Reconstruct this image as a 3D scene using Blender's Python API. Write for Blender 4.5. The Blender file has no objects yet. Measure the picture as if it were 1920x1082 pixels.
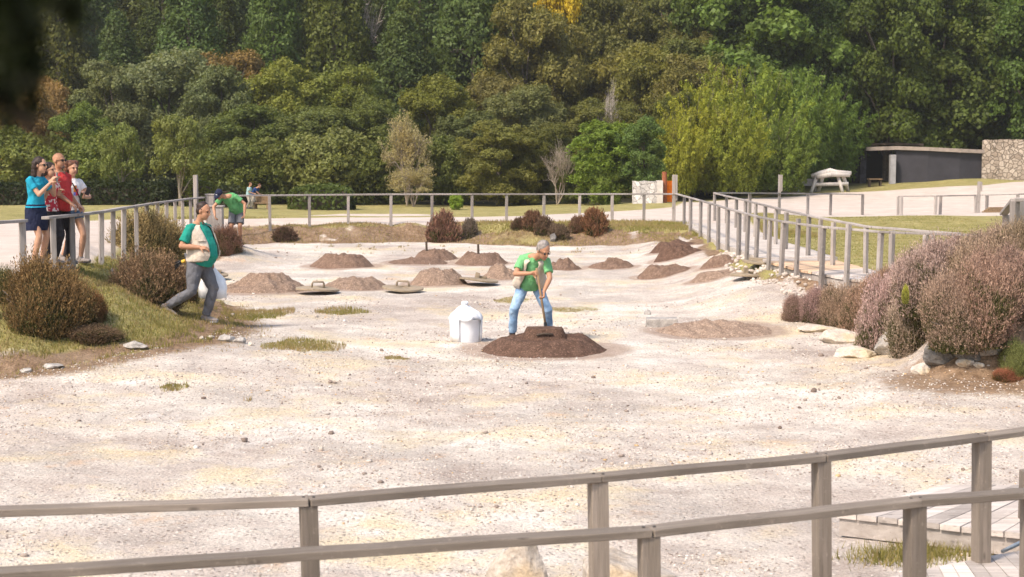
import bpy, bmesh, math, random
import numpy as np
from mathutils import Vector, Matrix
from math import radians as R, sin, cos, pi

random.seed(7)
rng = np.random.default_rng(7)
scene = bpy.context.scene
C = scene.collection

# ------------------------------------------------------------------ camera maths
FPX, EYE, PITCH = 3000.0, 3.0, math.atan(251 / 3000)
FW = np.array([0, cos(PITCH), -sin(PITCH)]); UPV = np.array([0, sin(PITCH), cos(PITCH)])
def ray(px, py):
    d = FW + np.array([1, 0, 0]) * (px - 960) / FPX - UPV * (py - 541) / FPX
    return d
def at(px, py, Y):
    d = ray(px, py)
    return Vector(np.array([0, 0, EYE]) + d * (Y / d[1]))
def proj(p):
    v = np.array(p) - np.array([0, 0, EYE])
    z = v @ FW
    return 960 + FPX * v[0] / z, 541 - FPX * (v @ UPV) / z

# ------------------------------------------------------------------ value noise
_tab = np.random.default_rng(3).random((256, 256))
def vnoise(x, y):
    xi = np.floor(x).astype(int); yi = np.floor(y).astype(int)
    fx = x - xi; fy = y - yi
    fx = fx * fx * (3 - 2 * fx); fy = fy * fy * (3 - 2 * fy)
    a = _tab[xi & 255, yi & 255]; b = _tab[(xi + 1) & 255, yi & 255]
    c = _tab[xi & 255, (yi + 1) & 255]; d = _tab[(xi + 1) & 255, (yi + 1) & 255]
    return (a * (1 - fx) + b * fx) * (1 - fy) + (c * (1 - fx) + d * fx) * fy - .5
def fbm(x, y, o=4):
    s = 0; a = 1.
    for k in range(o):
        s = s + a * vnoise(x * 2 ** k + 17 * k, y * 2 ** k + 31 * k); a *= .5
    return s

# ------------------------------------------------------------------ terrain
def sst(a, b, v):
    t = np.clip((v - a) / (b - a), 0, 1); return t * t * (3 - 2 * t)
def basin(x, y):
    b = .1 + .0125 * (y - 26)
    b = b + .26 * np.exp(-((x + 5.5) / 2.2) ** 2 - ((y - 23) / 4.) ** 2)
    b = b + .42 * sst(2.9, 5.0, x) * sst(25.8, 30, y) * (1 - sst(44, 50, y))
    b = b + .40 * np.exp(-((x + 7.3) / .8) ** 2 - ((y - 41.3) / 1.6) ** 2)
    b = b + .12 * np.exp(-((x - 6.2) / 2.) ** 2 - ((y - 22) / 3.) ** 2)
    return b
_pc = [(75, 500, 24.5), (30, 485, 27), (-200, 470, 27), (30, 420, 42), (100, 389, 58), (-300, 400, 50), (365, 424, 46), (505, 419, 49.5), (885, 415, 51),
       (1208, 413, 52), (700, 389, 68), (900, 388, 70), (1100, 386, 68), (1250, 379, 66), (1283, 418, 51), (1600, 440, 50), (1750, 440, 46),
       (1560, 460, 40), (1618, 403, 65), (1600, 380, 75), (1600, 358, 85), (1400, 371, 80), (1850, 345, 88), (1900, 402, 60), (1750, 336, 93),
       (2100, 340, 90), (1750, 353, 86), (700, 380, 90), (0, 380, 90), (1200, 372, 85)]
PC = [(p.x, p.y, p.z) for p in (at(*q) for q in _pc)]
PC += [tuple(at(1790, 333, 86.4)), tuple(at(1840, 334, 86)), (7.0, 23.2, 1.25), (6.5, 21.5, 1.15), (9, 20, 1.3), (12, 30, .9), (6.2, 28, .70), (5.8, 33, .74), (5.5, 40, .76), (7.2, 26.4, .72), (8.6, 26.2, .8), (5.6, 46, .8), (6.6, 30, .72), (7.4, 29, .72), (-6.5, 21.5, 1.1), (-8, 18, 1.2),
       (-12, 14, 1.2), (14, 12, 1.2), (0, 110, .9), (40, 110, 1.6), (-40, 110, 1.0), (6.2, 26.3, .66)]
PC = np.array(PC)
def plateau(x, y):
    num = 0; den = 0
    for a, b, c in PC:
        w = 1 / (((x - a) ** 2 + (y - b) ** 2) + 1.0) ** 1.6
        num = num + w * c; den = den + w
    return num / den
def hit(px, py, f, y0=6, y1=130):
    d = ray(px, py); ys = np.linspace(y0, y1, 4000)
    xs = d[0] / d[1] * ys; zs = EYE + d[2] / d[1] * ys
    s = zs - f(xs, ys)
    k = np.argmax(s < 0) if (s < 0).any() else len(ys) - 1
    return float(xs[k]), float(ys[k])
_foot = [(-120, 725), (0, 706), (120, 690), (200, 672), (290, 657), (400, 640), (455, 612), (430, 575), (408, 530), (398, 495), (430, 468), (455, 459), (520, 455),
         (640, 458), (760, 453), (860, 457), (1000, 463), (1130, 462), (1220, 454), (1275, 459), 'W', (1478, 600), (1560, 615), (1625, 655), (1700, 692), (1800, 712), (1920, 722), (2050, 745)]
_fw = [((px - 960) / FPX * Y - .42, Y - .25) for px, Y in ((1295, 46.5), (1330, 41), (1365, 37), (1403, 34), (1444, 31.7), (1497, 29.8), (1544, 28.8), (1560, 28.1))]
FOOT = []
for q in _foot: FOOT += _fw if q == 'W' else [hit(q[0], q[1], basin)]
FOOT = FOOT + [(11, 15), (17, 8), (20, -12), (-20, -12), (-14, 14)]
def sdist(x, y, poly):
    """signed distance, negative inside"""
    P = np.array(poly); x = np.asarray(x, float); y = np.asarray(y, float)
    best = np.full(x.shape, 1e9); inside = np.zeros(x.shape, bool)
    for i in range(len(P)):
        ax, ay = P[i]; bx, by = P[(i + 1) % len(P)]
        ex, ey = bx - ax, by - ay; L = ex * ex + ey * ey + 1e-12
        t = np.clip(((x - ax) * ex + (y - ay) * ey) / L, 0, 1)
        best = np.minimum(best, (x - ax - t * ex) ** 2 + (y - ay - t * ey) ** 2)
        c = ((ay > y) != (by > y)) & (x < (bx - ax) * (y - ay) / ((by - ay) if by != ay else 1e-9) + ax)
        inside ^= c
    d = np.sqrt(best)
    return np.where(inside, -d, d)
def bank_w(x, y):
    far = np.clip((y - 30) / 12, 0, 1)
    right = np.clip((x - 3) / 2, 0, 1) * (1 - np.clip((y - 46) / 4, 0, 1))
    w = 3.2 * (1 - far) + 2.7 * far
    rw = np.where(y > 26.5, .55, 1.2)
    return w * (1 - right) + rw * right
def hillfoot(x):
    return 92 + 0 * x
def H(x, y, detail=True):
    x = np.asarray(x, float); y = np.asarray(y, float)
    b = basin(x, y); p = plateau(x, y)
    s = sdist(x, y, FOOT)
    if detail:
        s = s + .5 * fbm(x * .9, y * .9, 3)
    t = np.clip(s / bank_w(x, y), 0, 1); t = t * t * (3 - 2 * t)
    z = b * (1 - t) + p * t
    h = np.maximum(y - hillfoot(x), 0)
    z = z + .34 * np.sqrt(h * h + 30) - .34 * math.sqrt(30)
    if detail:
        z = z + .05 * fbm(x * .35, y * .35, 3) + .03 * fbm(x * 2.2, y * 2.2, 4) * (1 - t) + .16 * fbm(x * 1.3, y * 1.3, 4) * 4 * t * (1 - t)
    return z
def Hs(x, y): return float(H(np.array([x]), np.array([y]))[0])
def g(px, py):
    """point of the ground seen at a pixel"""
    x, y = hit(px, py, H)
    return Vector((x, y, Hs(x, y)))

# ------------------------------------------------------------------ object helpers
def tag(o, label=None, cat=None, group=None, kind=None):
    if label: o['label'] = label
    if cat: o['category'] = cat
    if group: o['group'] = group
    if kind: o['kind'] = kind
    return o
def empty(name, loc, label=None, cat=None, group=None, rz=0, sc=(1, 1, 1)):
    o = bpy.data.objects.new(name, None); C.objects.link(o); o.location = loc; o.rotation_euler = (0, 0, rz); o.scale = sc
    o.empty_display_size = .2
    return tag(o, label, cat, group)
def link(name, me, mat=None, parent=None, loc=None, color=None):
    o = bpy.data.objects.new(name, me); C.objects.link(o)
    if mat and not me.materials: me.materials.append(mat)
    if parent: o.parent = parent
    if loc is not None: o.location = loc
    if color: o.color = (*color, 1)
    return o
class MB:
    def __init__(s): s.v = []; s.f = []; s.t = []
    def add(s, vs, fs, tint=0.5):
        n = len(s.v); s.v += [tuple(v) for v in vs]; s.f += [tuple(i + n for i in f) for f in fs]; s.t += [tint] * len(vs)
    def box(s, c, size, rot=None, tint=.5, jit=0):
        c = Vector(c); m = rot or Matrix.Identity(3); hx, hy, hz = [k / 2 for k in size]
        vs = [c + m @ Vector((sx * hx + random.uniform(-jit, jit), sy * hy + random.uniform(-jit, jit), sz * hz + random.uniform(-jit, jit))) for sx in (-1, 1) for sy in (-1, 1) for sz in (-1, 1)]
        s.add(vs, [(0, 1, 3, 2), (4, 6, 7, 5), (0, 4, 5, 1), (2, 3, 7, 6), (0, 2, 6, 4), (1, 5, 7, 3)], tint)
    def beam(s, a, b, w, h, up=(0, 0, 1), tint=.5):
        a = Vector(a); b = Vector(b); d = (b - a).normalized(); u = Vector(up)
        side = d.cross(u).normalized(); u = side.cross(d).normalized()
        vs = [p + side * i * w / 2 + u * j * h / 2 for p in (a, b) for i, j in ((-1, -1), (1, -1), (1, 1), (-1, 1))]
        s.add(vs, [(0, 1, 2, 3), (7, 6, 5, 4), (0, 4, 5, 1), (1, 5, 6, 2), (2, 6, 7, 3), (3, 7, 4, 0)], tint)
    def tube(s, pts, rad, n=8, tint=.5, caps=True):
        pts = [Vector(p) for p in pts]; m = len(pts)
        if not hasattr(rad, '__len__'): rad = [rad] * m
        prev = None; vs = []
        for i, p in enumerate(pts):
            d = (pts[min(i + 1, m - 1)] - pts[max(i - 1, 0)]).normalized()
            if prev is None: a = d.orthogonal().normalized()
            else: a = (prev - d * prev.dot(d)).normalized()
            prev = a; b = d.cross(a)
            vs += [p + (a * cos(2 * pi * k / n) + b * sin(2 * pi * k / n)) * rad[i] for k in range(n)]
        fs = [(i * n + k, i * n + (k + 1) % n, (i + 1) * n + (k + 1) % n, (i + 1) * n + k) for i in range(m - 1) for k in range(n)]
        if caps: fs += [tuple(range(n))[::-1], tuple((m - 1) * n + k for k in range(n))]
        s.add(vs, fs, tint)
    def mesh(s, name, smooth=False):
        me = bpy.data.meshes.new(name); me.from_pydata([tuple(v) for v in s.v], [], s.f)
        a = me.attributes.new('tint', 'FLOAT', 'POINT'); a.data.foreach_set('value', s.t)
        if smooth: me.polygons.foreach_set('use_smooth', [True] * len(me.polygons))
        me.update(); return me
    def build(s, name, mat, parent=None, smooth=False, loc=None, bevel=0):
        o = link(name, s.mesh(name, smooth), mat, parent, loc)
        if bevel:
            m = o.modifiers.new('b', 'BEVEL'); m.width = bevel; m.segments = 2; m.limit_method = 'ANGLE'
        return o
def quads_mesh(name, V, tint, n=4):
    """V: (N,4,3) quads (or (N,3,3) triangles)"""
    N = len(V); me = bpy.data.meshes.new(name)
    me.vertices.add(N * n); me.vertices.foreach_set('co', V.reshape(-1).astype(np.float32))
    me.loops.add(N * n); me.loops.foreach_set('vertex_index', np.arange(N * n, dtype=np.int32))
    me.polygons.add(N); me.polygons.foreach_set('loop_start', np.arange(0, N * n, n, dtype=np.int32))
    me.polygons.foreach_set('loop_total', np.full(N, n, dtype=np.int32))
    a = me.attributes.new('tint', 'FLOAT', 'POINT'); a.data.foreach_set('value', np.repeat(tint, n).astype(np.float32))
    me.update(calc_edges=True); me.validate(); return me

# ------------------------------------------------------------------ materials
class NT:
    def __init__(s, name):
        s.m = bpy.data.materials.new(name); s.m.use_nodes = True; s.t = s.m.node_tree; s.t.nodes.clear()
        s.out = s.t.nodes.new('ShaderNodeOutputMaterial')
    def n(s, typ, **kw):
        nd = s.t.nodes.new(typ)
        for k, v in kw.items():
            if k[0] == '_': setattr(nd, k[1:], v)
            else:
                key = int(k[1:]) if k[0] == 'i' and k[1:].isdigit() else k.replace('_', ' ')
                s.set(nd.inputs[key], v)
        return nd
    def set(s, inp, v):
        if hasattr(v, 'is_output') or isinstance(v, bpy.types.NodeSocket): s.t.links.new(v, inp)
        else: inp.default_value = v
    def noise(s, vec, scale, detail=4, rough=.55, out=0):
        return s.n('ShaderNodeTexNoise', Vector=vec, Scale=scale, Detail=detail, Roughness=rough).outputs[out]
    def ramp(s, fac, stops, interp='LINEAR'):
        r = s.n('ShaderNodeValToRGB', Fac=fac); e = r.color_ramp; e.interpolation = interp
        while len(e.elements) < len(stops): e.elements.new(.5)
        for el, (p, c) in zip(e.elements, stops):
            el.position = p; el.color = (*(c if hasattr(c, '__len__') else (c, c, c)), 1)
        return r.outputs[0]
    def mix(s, fac, a, b, mode='MIX'):
        m = s.n('ShaderNodeMix', _data_type='RGBA', _blend_type=mode)
        s.set(m.inputs[0], fac)
        for k, v in ((6, a), (7, b)): s.set(m.inputs[k], v if not isinstance(v, tuple) or len(v) == 4 else (*v, 1))
        return m.outputs[2]
    def math(s, op, a, b=0., c=None):
        m = s.n('ShaderNodeMath', _operation=op); s.set(m.inputs[0], a); s.set(m.inputs[1], b)
        if c is not None: s.set(m.inputs[2], c)
        return m.outputs[0]
    def sstep(s, v, a, b):
        m = s.n('ShaderNodeMapRange', _interpolation_type='SMOOTHSTEP'); s.set(m.inputs[0], v); m.inputs[1].default_value = a; m.inputs[2].default_value = b
        return m.outputs[0]
    def bsdf(s, color, rough=.8, bump=None, bdist=.01, bstr=1., spec=.3, **kw):
        b = s.n('ShaderNodeBsdfPrincipled', Roughness=rough)
        s.set(b.inputs['Base Color'], color if not isinstance(color, tuple) or len(color) == 4 else (*color, 1))
        b.inputs['Specular IOR Level'].default_value = spec
        if bump is not None:
            bm = s.n('ShaderNodeBump', Height=bump, Distance=bdist, Strength=bstr); s.t.links.new(bm.outputs[0], b.inputs['Normal'])
        for k, v in kw.items(): s.set(b.inputs[k.replace('_', ' ')], v)
        s.t.links.new(b.outputs[0], s.out.inputs[0]); return s.m
def attr(nt, name, out='Fac'): return nt.n('ShaderNodeAttribute', _attribute_name=name).outputs[out]
def pos(nt): return nt.n('ShaderNodeNewGeometry').outputs['Position']
def objc(nt): return nt.n('ShaderNodeTexCoord').outputs['Object']

def mk_wood(name, c1, c2, rough=.85, along='Z', sc=1.):
    t = NT(name); co = objc(t)
    mp = t.n('ShaderNodeMapping', Vector=co); s = {'X': (1.5, 30, 30), 'Y': (30, 1.5, 30), 'Z': (30, 30, 1.5)}[along]
    mp.inputs['Scale'].default_value = tuple(k * sc for k in s)
    n1 = t.noise(mp.outputs[0], 1, 5, .6); n2 = t.noise(pos(t), 1.1, 3); tn = attr(t, 'tint')
    col = t.mix(t.ramp(n1, [(.3, 0), (.7, 1)]), c1, c2)
    col = t.mix(t.math('MULTIPLY', t.ramp(n2, [(.4, 0), (.65, 1)]), .45), col, tuple(k * .62 for k in c1))
    col = t.mix(1, col, t.ramp(tn, [(0, .72), (1, 1.28)]), 'MULTIPLY')
    n4 = t.noise(mp.outputs[0], 2.6, 3, .7); col = t.mix(t.math('MULTIPLY', t.ramp(n4, [(.62, 0), (.70, 1)]), .55), col, tuple(k * .4 for k in c1))
    kn = t.n('ShaderNodeMapping', Vector=co); kn.inputs['Scale'].default_value = tuple(6. if v_ > 10 else 2.2 for v_ in s); vk = t.n('ShaderNodeTexVoronoi', Vector=kn.outputs[0], Scale=1.6)
    col = t.mix(t.ramp(vk.outputs['Distance'], [(.05, .85), (.16, 0)]), col, tuple(k * .35 for k in c1))
    ln = t.noise(pos(t), 14, 5, .7); col = t.mix(t.math('MULTIPLY', t.ramp(ln, [(.60, 0), (.70, 1)]), .35), col, tuple(min(1, k * 1.5) for k in c2))
    return t.bsdf(col, rough, t.math('ADD', n1, t.math('MULTIPLY', n4, -.6)), .006, .8)
M = {}
M['wood_near'] = mk_wood('weathered_wood_near', (.17, .14, .112), (.29, .24, .20), along='Z')
M['wood_rail'] = mk_wood('weathered_wood_rail', (.16, .13, .104), (.28, .235, .195), along='X')
M['wood_far'] = mk_wood('weathered_wood_far', (.27, .235, .215), (.43, .385, .355))
M['deck'] = mk_wood('deck_planks', (.42, .36, .32), (.62, .55, .50), along='X')
M['deck_new'] = mk_wood('new_deck_planks', (.55, .38, .25), (.7, .5, .34), along='X')
M['lid'] = mk_wood('old_lid_wood', (.27, .21, .14), (.42, .34, .25), along='X')
M['wood_dark'] = mk_wood('dark_timber', (.06, .045, .035), (.12, .085, .06))
M['wood_brown'] = mk_wood('brown_timber', (.2, .13, .07), (.33, .22, .13))
M['wood_white'] = mk_wood('bleached_logs', (.55, .48, .42), (.8, .74, .68))

def mk_leaf(name, base=None, trans=.38, spread=.42, rough=.55, hue=True):
    t = NT(name); oi = t.n('ShaderNodeObjectInfo'); tn = attr(t, 'tint')
    c = oi.outputs['Color']
    v = t.ramp(tn, [(0, 1 - spread), (1, 1 + spread)])
    col = t.mix(1, c, v, 'MULTIPLY')
    nz = t.noise(pos(t), .55, 3)
    col = t.mix(t.math('MULTIPLY', t.ramp(nz, [(.45, 0), (.62, 1)]), .35), col, t.mix(1, c, (1.18, 1.04, .78), 'MULTIPLY'))
    d = t.n('ShaderNodeBsdfPrincipled', Roughness=rough); t.set(d.inputs['Base Color'], col); d.inputs['Specular IOR Level'].default_value = .25
    tr = t.n('ShaderNodeBsdfTranslucent'); t.set(tr.inputs[0], t.mix(1, col, (1.3, 1.25, .6), 'MULTIPLY'))
    mx = t.n('ShaderNodeMixShader'); mx.inputs[0].default_value = trans
    t.t.links.new(d.outputs[0], mx.inputs[1]); t.t.links.new(tr.outputs[0], mx.inputs[2]); t.t.links.new(mx.outputs[0], t.out.inputs[0])
    return t.m
M['leaf'] = mk_leaf('tree_foliage')
def mk_heather():
    t = NT('heather_foliage'); oi = t.n('ShaderNodeObjectInfo'); tn = attr(t, 'tint')
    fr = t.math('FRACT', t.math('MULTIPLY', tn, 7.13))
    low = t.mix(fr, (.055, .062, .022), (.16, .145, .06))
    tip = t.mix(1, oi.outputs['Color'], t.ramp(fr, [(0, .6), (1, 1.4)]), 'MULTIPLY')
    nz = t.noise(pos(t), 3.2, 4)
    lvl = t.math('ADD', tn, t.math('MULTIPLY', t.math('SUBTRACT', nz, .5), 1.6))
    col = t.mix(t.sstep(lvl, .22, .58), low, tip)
    d = t.n('ShaderNodeBsdfDiffuse'); t.set(d.inputs[0], col)
    tr = t.n('ShaderNodeBsdfTranslucent'); t.set(tr.inputs[0], col)
    mx = t.n('ShaderNodeMixShader'); mx.inputs[0].default_value = .2
    t.t.links.new(d.outputs[0], mx.inputs[1]); t.t.links.new(tr.outputs[0], mx.inputs[2]); t.t.links.new(mx.outputs[0], t.out.inputs[0])
    return t.m
M['heather'] = mk_heather()
def mk_grass():
    t = NT('grass_blades'); tn = attr(t, 'tint')
    col = t.ramp(tn, [(0, (.13, .14, .035)), (.35, (.24, .225, .06)), (.65, (.33, .27, .10)), (1, (.38, .27, .15))])
    d = t.n('ShaderNodeBsdfDiffuse'); t.set(d.inputs[0], col)
    tr = t.n('ShaderNodeBsdfTranslucent'); t.set(tr.inputs[0], col)
    mx = t.n('ShaderNodeMixShader'); mx.inputs[0].default_value = .3
    t.t.links.new(d.outputs[0], mx.inputs[1]); t.t.links.new(tr.outputs[0], mx.inputs[2]); t.t.links.new(mx.outputs[0], t.out.inputs[0])
    return t.m
M['grass'] = mk_grass()
def mk_simple(name, c, rough=.8, nscale=60, amt=.15, bd=.003, spec=.3, **kw):
    t = NT(name); n = t.noise(objc(t), nscale, 4); n2 = t.noise(objc(t), nscale * .12, 3)
    col = t.mix(1, c, t.ramp(n, [(.3, 1 - amt), (.7, 1 + amt)]), 'MULTIPLY')
    col = t.mix(1, col, t.ramp(n2, [(.35, 1 - amt), (.65, 1 + amt)]), 'MULTIPLY')
    return t.bsdf(col, rough, n, bd, .6, spec, **kw)
def mk_cloth(name, c, wr=9, amt=.12):
    t = NT(name); co = objc(t); mp = t.n('ShaderNodeMapping', Vector=co); mp.inputs['Scale'].default_value = (1, 1, .6); mp.inputs['Rotation'].default_value = (.4, .7, 0)
    n = t.noise(mp.outputs[0], wr * .7, 2, .5); f = t.noise(co, 140, 2); w = t.noise(mp.outputs[0], wr * 2.4, 2)
    col = t.mix(1, c, t.ramp(f, [(.3, 1 - amt), (.7, 1 + amt)]), 'MULTIPLY'); col = t.mix(1, col, t.ramp(w, [(.3, .9), (.7, 1.1)]), 'MULTIPLY')
    rd_ = t.math('ABSOLUTE', t.math('SUBTRACT', n, .5))
    return t.bsdf(col, .9, t.math('ADD', t.math('MULTIPLY', rd_, 2.), t.math('MULTIPLY', w, .3)), .05, .6, .15)
def mk_rock(name, c1, c2, c3=None, sc=6):
    t = NT(name); co = objc(t); n = t.noise(co, sc, 8, .65); n2 = t.noise(co, sc * .35, 4); n3 = t.noise(co, sc * 6, 4)
    col = t.mix(t.ramp(n, [(.35, 0), (.65, 1)]), c1, c2)
    if c3: col = t.mix(t.ramp(n2, [(.5, 0), (.62, 1)]), col, c3)
    col = t.mix(1, col, t.ramp(n3, [(.3, .8), (.7, 1.15)]), 'MULTIPLY')
    return t.bsdf(col, .9, t.math('ADD', n, t.math('MULTIPLY', n3, .3)), .04, .8, .2)
M['rock'] = mk_rock('pale_rock', (.45, .39, .33), (.66, .60, .53), (.52, .42, .30))
M['rock_dark'] = mk_rock('dark_grey_rock', (.12, .11, .10), (.26, .24, .22))
M['rock_tan'] = mk_rock('tan_crust_rock', (.46, .39, .32), (.64, .57, .49), (.54, .45, .31), 7)
M['rock_white'] = mk_rock('white_crust_rock', (.62, .56, .48), (.80, .76, .70), (.66, .58, .42), 5)
M['rock_grey'] = mk_rock('grey_rock', (.28, .26, .24), (.5, .46, .42))
M['rock_ochre'] = mk_rock('ochre_rock', (.36, .30, .24), (.58, .52, .46), (.46, .36, .25), 6)
M['bark'] = mk_rock('tree_bark', (.10, .08, .06), (.2, .165, .13), None, 9)
M['bark_pale'] = mk_rock('pale_bark', (.26, .21, .16), (.42, .35, .28), None, 9)

def mk_soil(name, c1, c2):
    t = NT(name); p = pos(t); n = t.noise(p, 9, 7, .7); n3 = t.noise(p, 60, 3, .7)
    v = t.n('ShaderNodeTexVoronoi', Vector=p, Scale=55.)
    col = t.mix(t.ramp(n, [(.35, 0), (.65, 1)]), c1, c2)
    col = t.mix(1, col, t.ramp(n3, [(.3, .62), (.7, 1.3)]), 'MULTIPLY')
    peb = t.ramp(v.outputs['Color'], [(.72, 0), (.8, 1)])
    col = t.mix(t.math('MULTIPLY', peb, .5), col, tuple(k * 1.7 for k in c2))
    h = t.math('ADD', n, t.math('MULTIPLY', n3, .5))
    return t.bsdf(col, .95, h, .05, .8, .1)
M['soil_dark'] = mk_soil('dark_soil', (.085, .050, .036), (.165, .10, .072))
M['soil_mid'] = mk_soil('mid_soil', (.145, .092, .066), (.255, .17, .125))
M['soil_pale'] = mk_soil('pale_soil', (.205, .14, .102), (.335, .24, .18))
M['soil_sand'] = mk_soil('sandy_soil', (.24, .165, .12), (.40, .295, .225))

def mk_ground():
    t = NT('ground_earth'); p = pos(t)
    z = t.n('ShaderNodeAttribute', _attribute_name='zone'); sep = t.n('ShaderNodeSeparateColor', Color=z.outputs['Color'])
    z2 = t.n('ShaderNodeAttribute', _attribute_name='zone_b'); sep2 = t.n('ShaderNodeSeparateColor', Color=z2.outputs['Color'])
    nA = t.noise(p, .28, 6, .6); nB = t.noise(p, 1.3, 7, .65); nC = t.noise(p, 7, 6, .7); nD = t.noise(p, 38, 4, .7); nE = t.noise(p, .55, 6, .7)
    nF = t.noise(p, .85, 6, .72)
    # gravel
    big = t.math('ADD', t.math('MULTIPLY', nA, .55), t.math('MULTIPLY', nB, .45))
    gr = t.ramp(big, [(.38, (.43, .355, .305)), (.45, (.55, .47, .41)), (.52, (.67, .595, .52)), (.60, (.78, .72, .645))])
    gr = t.mix(t.math('MULTIPLY', t.ramp(nE, [(.50, 0), (.62, 1)]), .72), gr, (.72, .58, .36))
    nG = t.noise(p, .42, 7, .7, 1); sG = t.n('ShaderNodeSeparateColor', Color=nG)
    gr = t.mix(t.math('MULTIPLY', t.ramp(sG.outputs[0], [(.50, 0), (.60, 1)]), .55), gr, (.45, .40, .355))
    gr = t.mix(t.math('MULTIPLY', t.ramp(sG.outputs[2], [(.56, 0), (.66, 1)]), .8), gr, (.77, .71, .65))
    gr = t.mix(t.math('MULTIPLY', t.ramp(nF, [(.60, 0), (.68, 1)]), .5), gr, (.62, .40, .24))
    gr = t.mix(t.math('MULTIPLY', t.ramp(nC, [(.52, 0), (.68, 1)]), .25), gr, (.42, .35, .30))
    gr = t.mix(1, gr, t.ramp(nD, [(.28, .48), (.48, .92), (.75, 1.16)]), 'MULTIPLY')
    vo = t.n('ShaderNodeTexVoronoi', Vector=p, Scale=22.); vo.inputs['Randomness'].default_value = 1
    vc = t.n('ShaderNodeSeparateColor', Color=vo.outputs['Color'])
    stone = t.math('MULTIPLY', t.ramp(vc.outputs[0], [(.48, 0), (.52, 1)]), t.ramp(vo.outputs['Distance'], [(.30, 1), (.40, 0)]))
    stcol = t.ramp(vc.outputs[1], [(0, (.18, .14, .115)), (.4, (.38, .31, .26)), (.75, (.62, .55, .48)), (1, (.80, .74, .67))])
    gr = t.mix(t.math('MULTIPLY', stone, .8), gr, stcol)
    # path, soil dust
    pa = t.mix(t.ramp(nB, [(.35, 0), (.65, 1)]), (.48, .40, .34), (.58, .50, .435))
    pa = t.mix(1, pa, t.ramp(nD, [(.3, .9), (.7, 1.08)]), 'MULTIPLY')
    so = t.mix(t.ramp(nC, [(.35, 0), (.65, 1)]), (.30, .215, .165), (.47, .36, .29))
    so = t.mix(1, so, t.ramp(nD, [(.3, .75), (.7, 1.15)]), 'MULTIPLY')
    # grass floor, brown litter
    ga = t.mix(t.ramp(nB, [(.35, 0), (.65, 1)]), (.26, .24, .075), (.42, .36, .15))
    ga = t.mix(t.math('MULTIPLY', t.ramp(nC, [(.45, 0), (.65, 1)]), .6), ga, (.27, .20, .11))
    ga = t.mix(1, ga, t.ramp(nD, [(.3, .65), (.7, 1.25)]), 'MULTIPLY')
    br = t.mix(t.ramp(nC, [(.35, 0), (.65, 1)]), (.16, .10, .06), (.33, .225, .145))
    br = t.mix(t.math('MULTIPLY', t.ramp(nB, [(.5, 0), (.65, 1)]), .5), br, (.36, .265, .185))
    br = t.mix(1, br, t.ramp(nD, [(.3, .65), (.7, 1.25)]), 'MULTIPLY')
    def mask(ch, k=.55):
        n = t.math('ADD', t.math('MULTIPLY', nB, .5), t.math('MULTIPLY', nC, .5))
        return t.sstep(t.math('ADD', ch, t.math('MULTIPLY', t.math('SUBTRACT', n, .5), k * 2)), .35, .65)
    col = t.mix(t.math('MULTIPLY', mask(sep2.outputs[0], .35), .85), gr, so)
    col = t.mix(mask(sep.outputs[1]), col, br)
    col = t.mix(mask(sep.outputs[0]), col, ga)
    col = t.mix(mask(sep.outputs[2], .2), col, pa)
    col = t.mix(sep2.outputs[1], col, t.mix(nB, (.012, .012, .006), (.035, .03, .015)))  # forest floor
    hgt = t.math('ADD', t.math('MULTIPLY', nC, 1.), t.math('ADD', t.math('MULTIPLY', nD, .5), t.math('MULTIPLY', stone, .25)))
    bump_s = t.math('MULTIPLY', t.math('SUBTRACT', 1., sep.outputs[2]), .8)
    b = t.n('ShaderNodeBsdfPrincipled', Roughness=.95); t.set(b.inputs['Base Color'], col); b.inputs['Specular IOR Level'].default_value = .12
    bm = t.n('ShaderNodeBump', Height=hgt, Distance=.05); t.set(bm.inputs['Strength'], bump_s); t.t.links.new(bm.outputs[0], b.inputs['Normal'])
    t.t.links.new(b.outputs[0], t.out.inputs[0]); return t.m
M['ground'] = mk_ground()


# ------------------------------------------------------------------ people
M['skin'] = mk_simple('skin', (.52, .29, .19), .55, 30, .06, .001, .35)
M['skin_tan'] = mk_simple('skin_tanned', (.43, .22, .13), .55, 30, .07, .001, .35)
M['hair_dark'] = mk_simple('dark_hair', (.035, .020, .015), .5, 160, .4, .006)
M['hair_brown'] = mk_simple('brown_hair', (.13, .055, .03), .5, 160, .4, .006)
M['hair_grey'] = mk_simple('grey_hair', (.26, .23, .21), .6, 160, .35, .005)
M['beard'] = mk_simple('grey_brown_beard', (.20, .14, .11), .7, 160, .3, .005)
M['black'] = mk_simple('black_plastic', (.015, .015, .017), .35, 20, .1, .001)
M['white_bag'] = mk_simple('white_plastic_film', (.86, .87, .90), .35, 14, .03, .012, .5)
M['white_pot'] = mk_simple('white_enamel', (.80, .81, .84), .3, 14, .03, .003, .5)
M['glove_yellow'] = mk_simple('yellow_cuff', (.7, .42, .06), .6)
for nm, c in dict(teal=(.02, .26, .20), green=(.17, .44, .19), green2=(.11, .33, .13), blue=(.02, .29, .42), red=(.50, .045, .045), white=(.80, .76, .76), navy=(.018, .022, .05), charcoal=(.145, .145, .16),
                  jeans=(.17, .29, .45), vest=(.56, .48, .40), dark=(.04, .035, .04), shoe=(.27, .235, .22), jeansh=(.12, .19, .30), floral=(.50, .05, .06), pale=(.45, .65, .66), cream=(.6, .52, .42), navy2=(.02, .06, .2)).items():
    M['c_' + nm] = mk_cloth('cloth_' + nm, c)
def mk_denim():
    t = NT('washed_denim'); co = objc(t); n = t.noise(co, 5, 4, .6); f = t.noise(co, 160, 2)
    col = t.mix(t.ramp(n, [(.35, 0), (.68, 1)]), (.13, .24, .42), (.36, .50, .66)); col = t.mix(1, col, t.ramp(f, [(.3, .85), (.7, 1.12)]), 'MULTIPLY')
    return t.bsdf(col, .9, n, .06, .7, .15)
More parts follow.
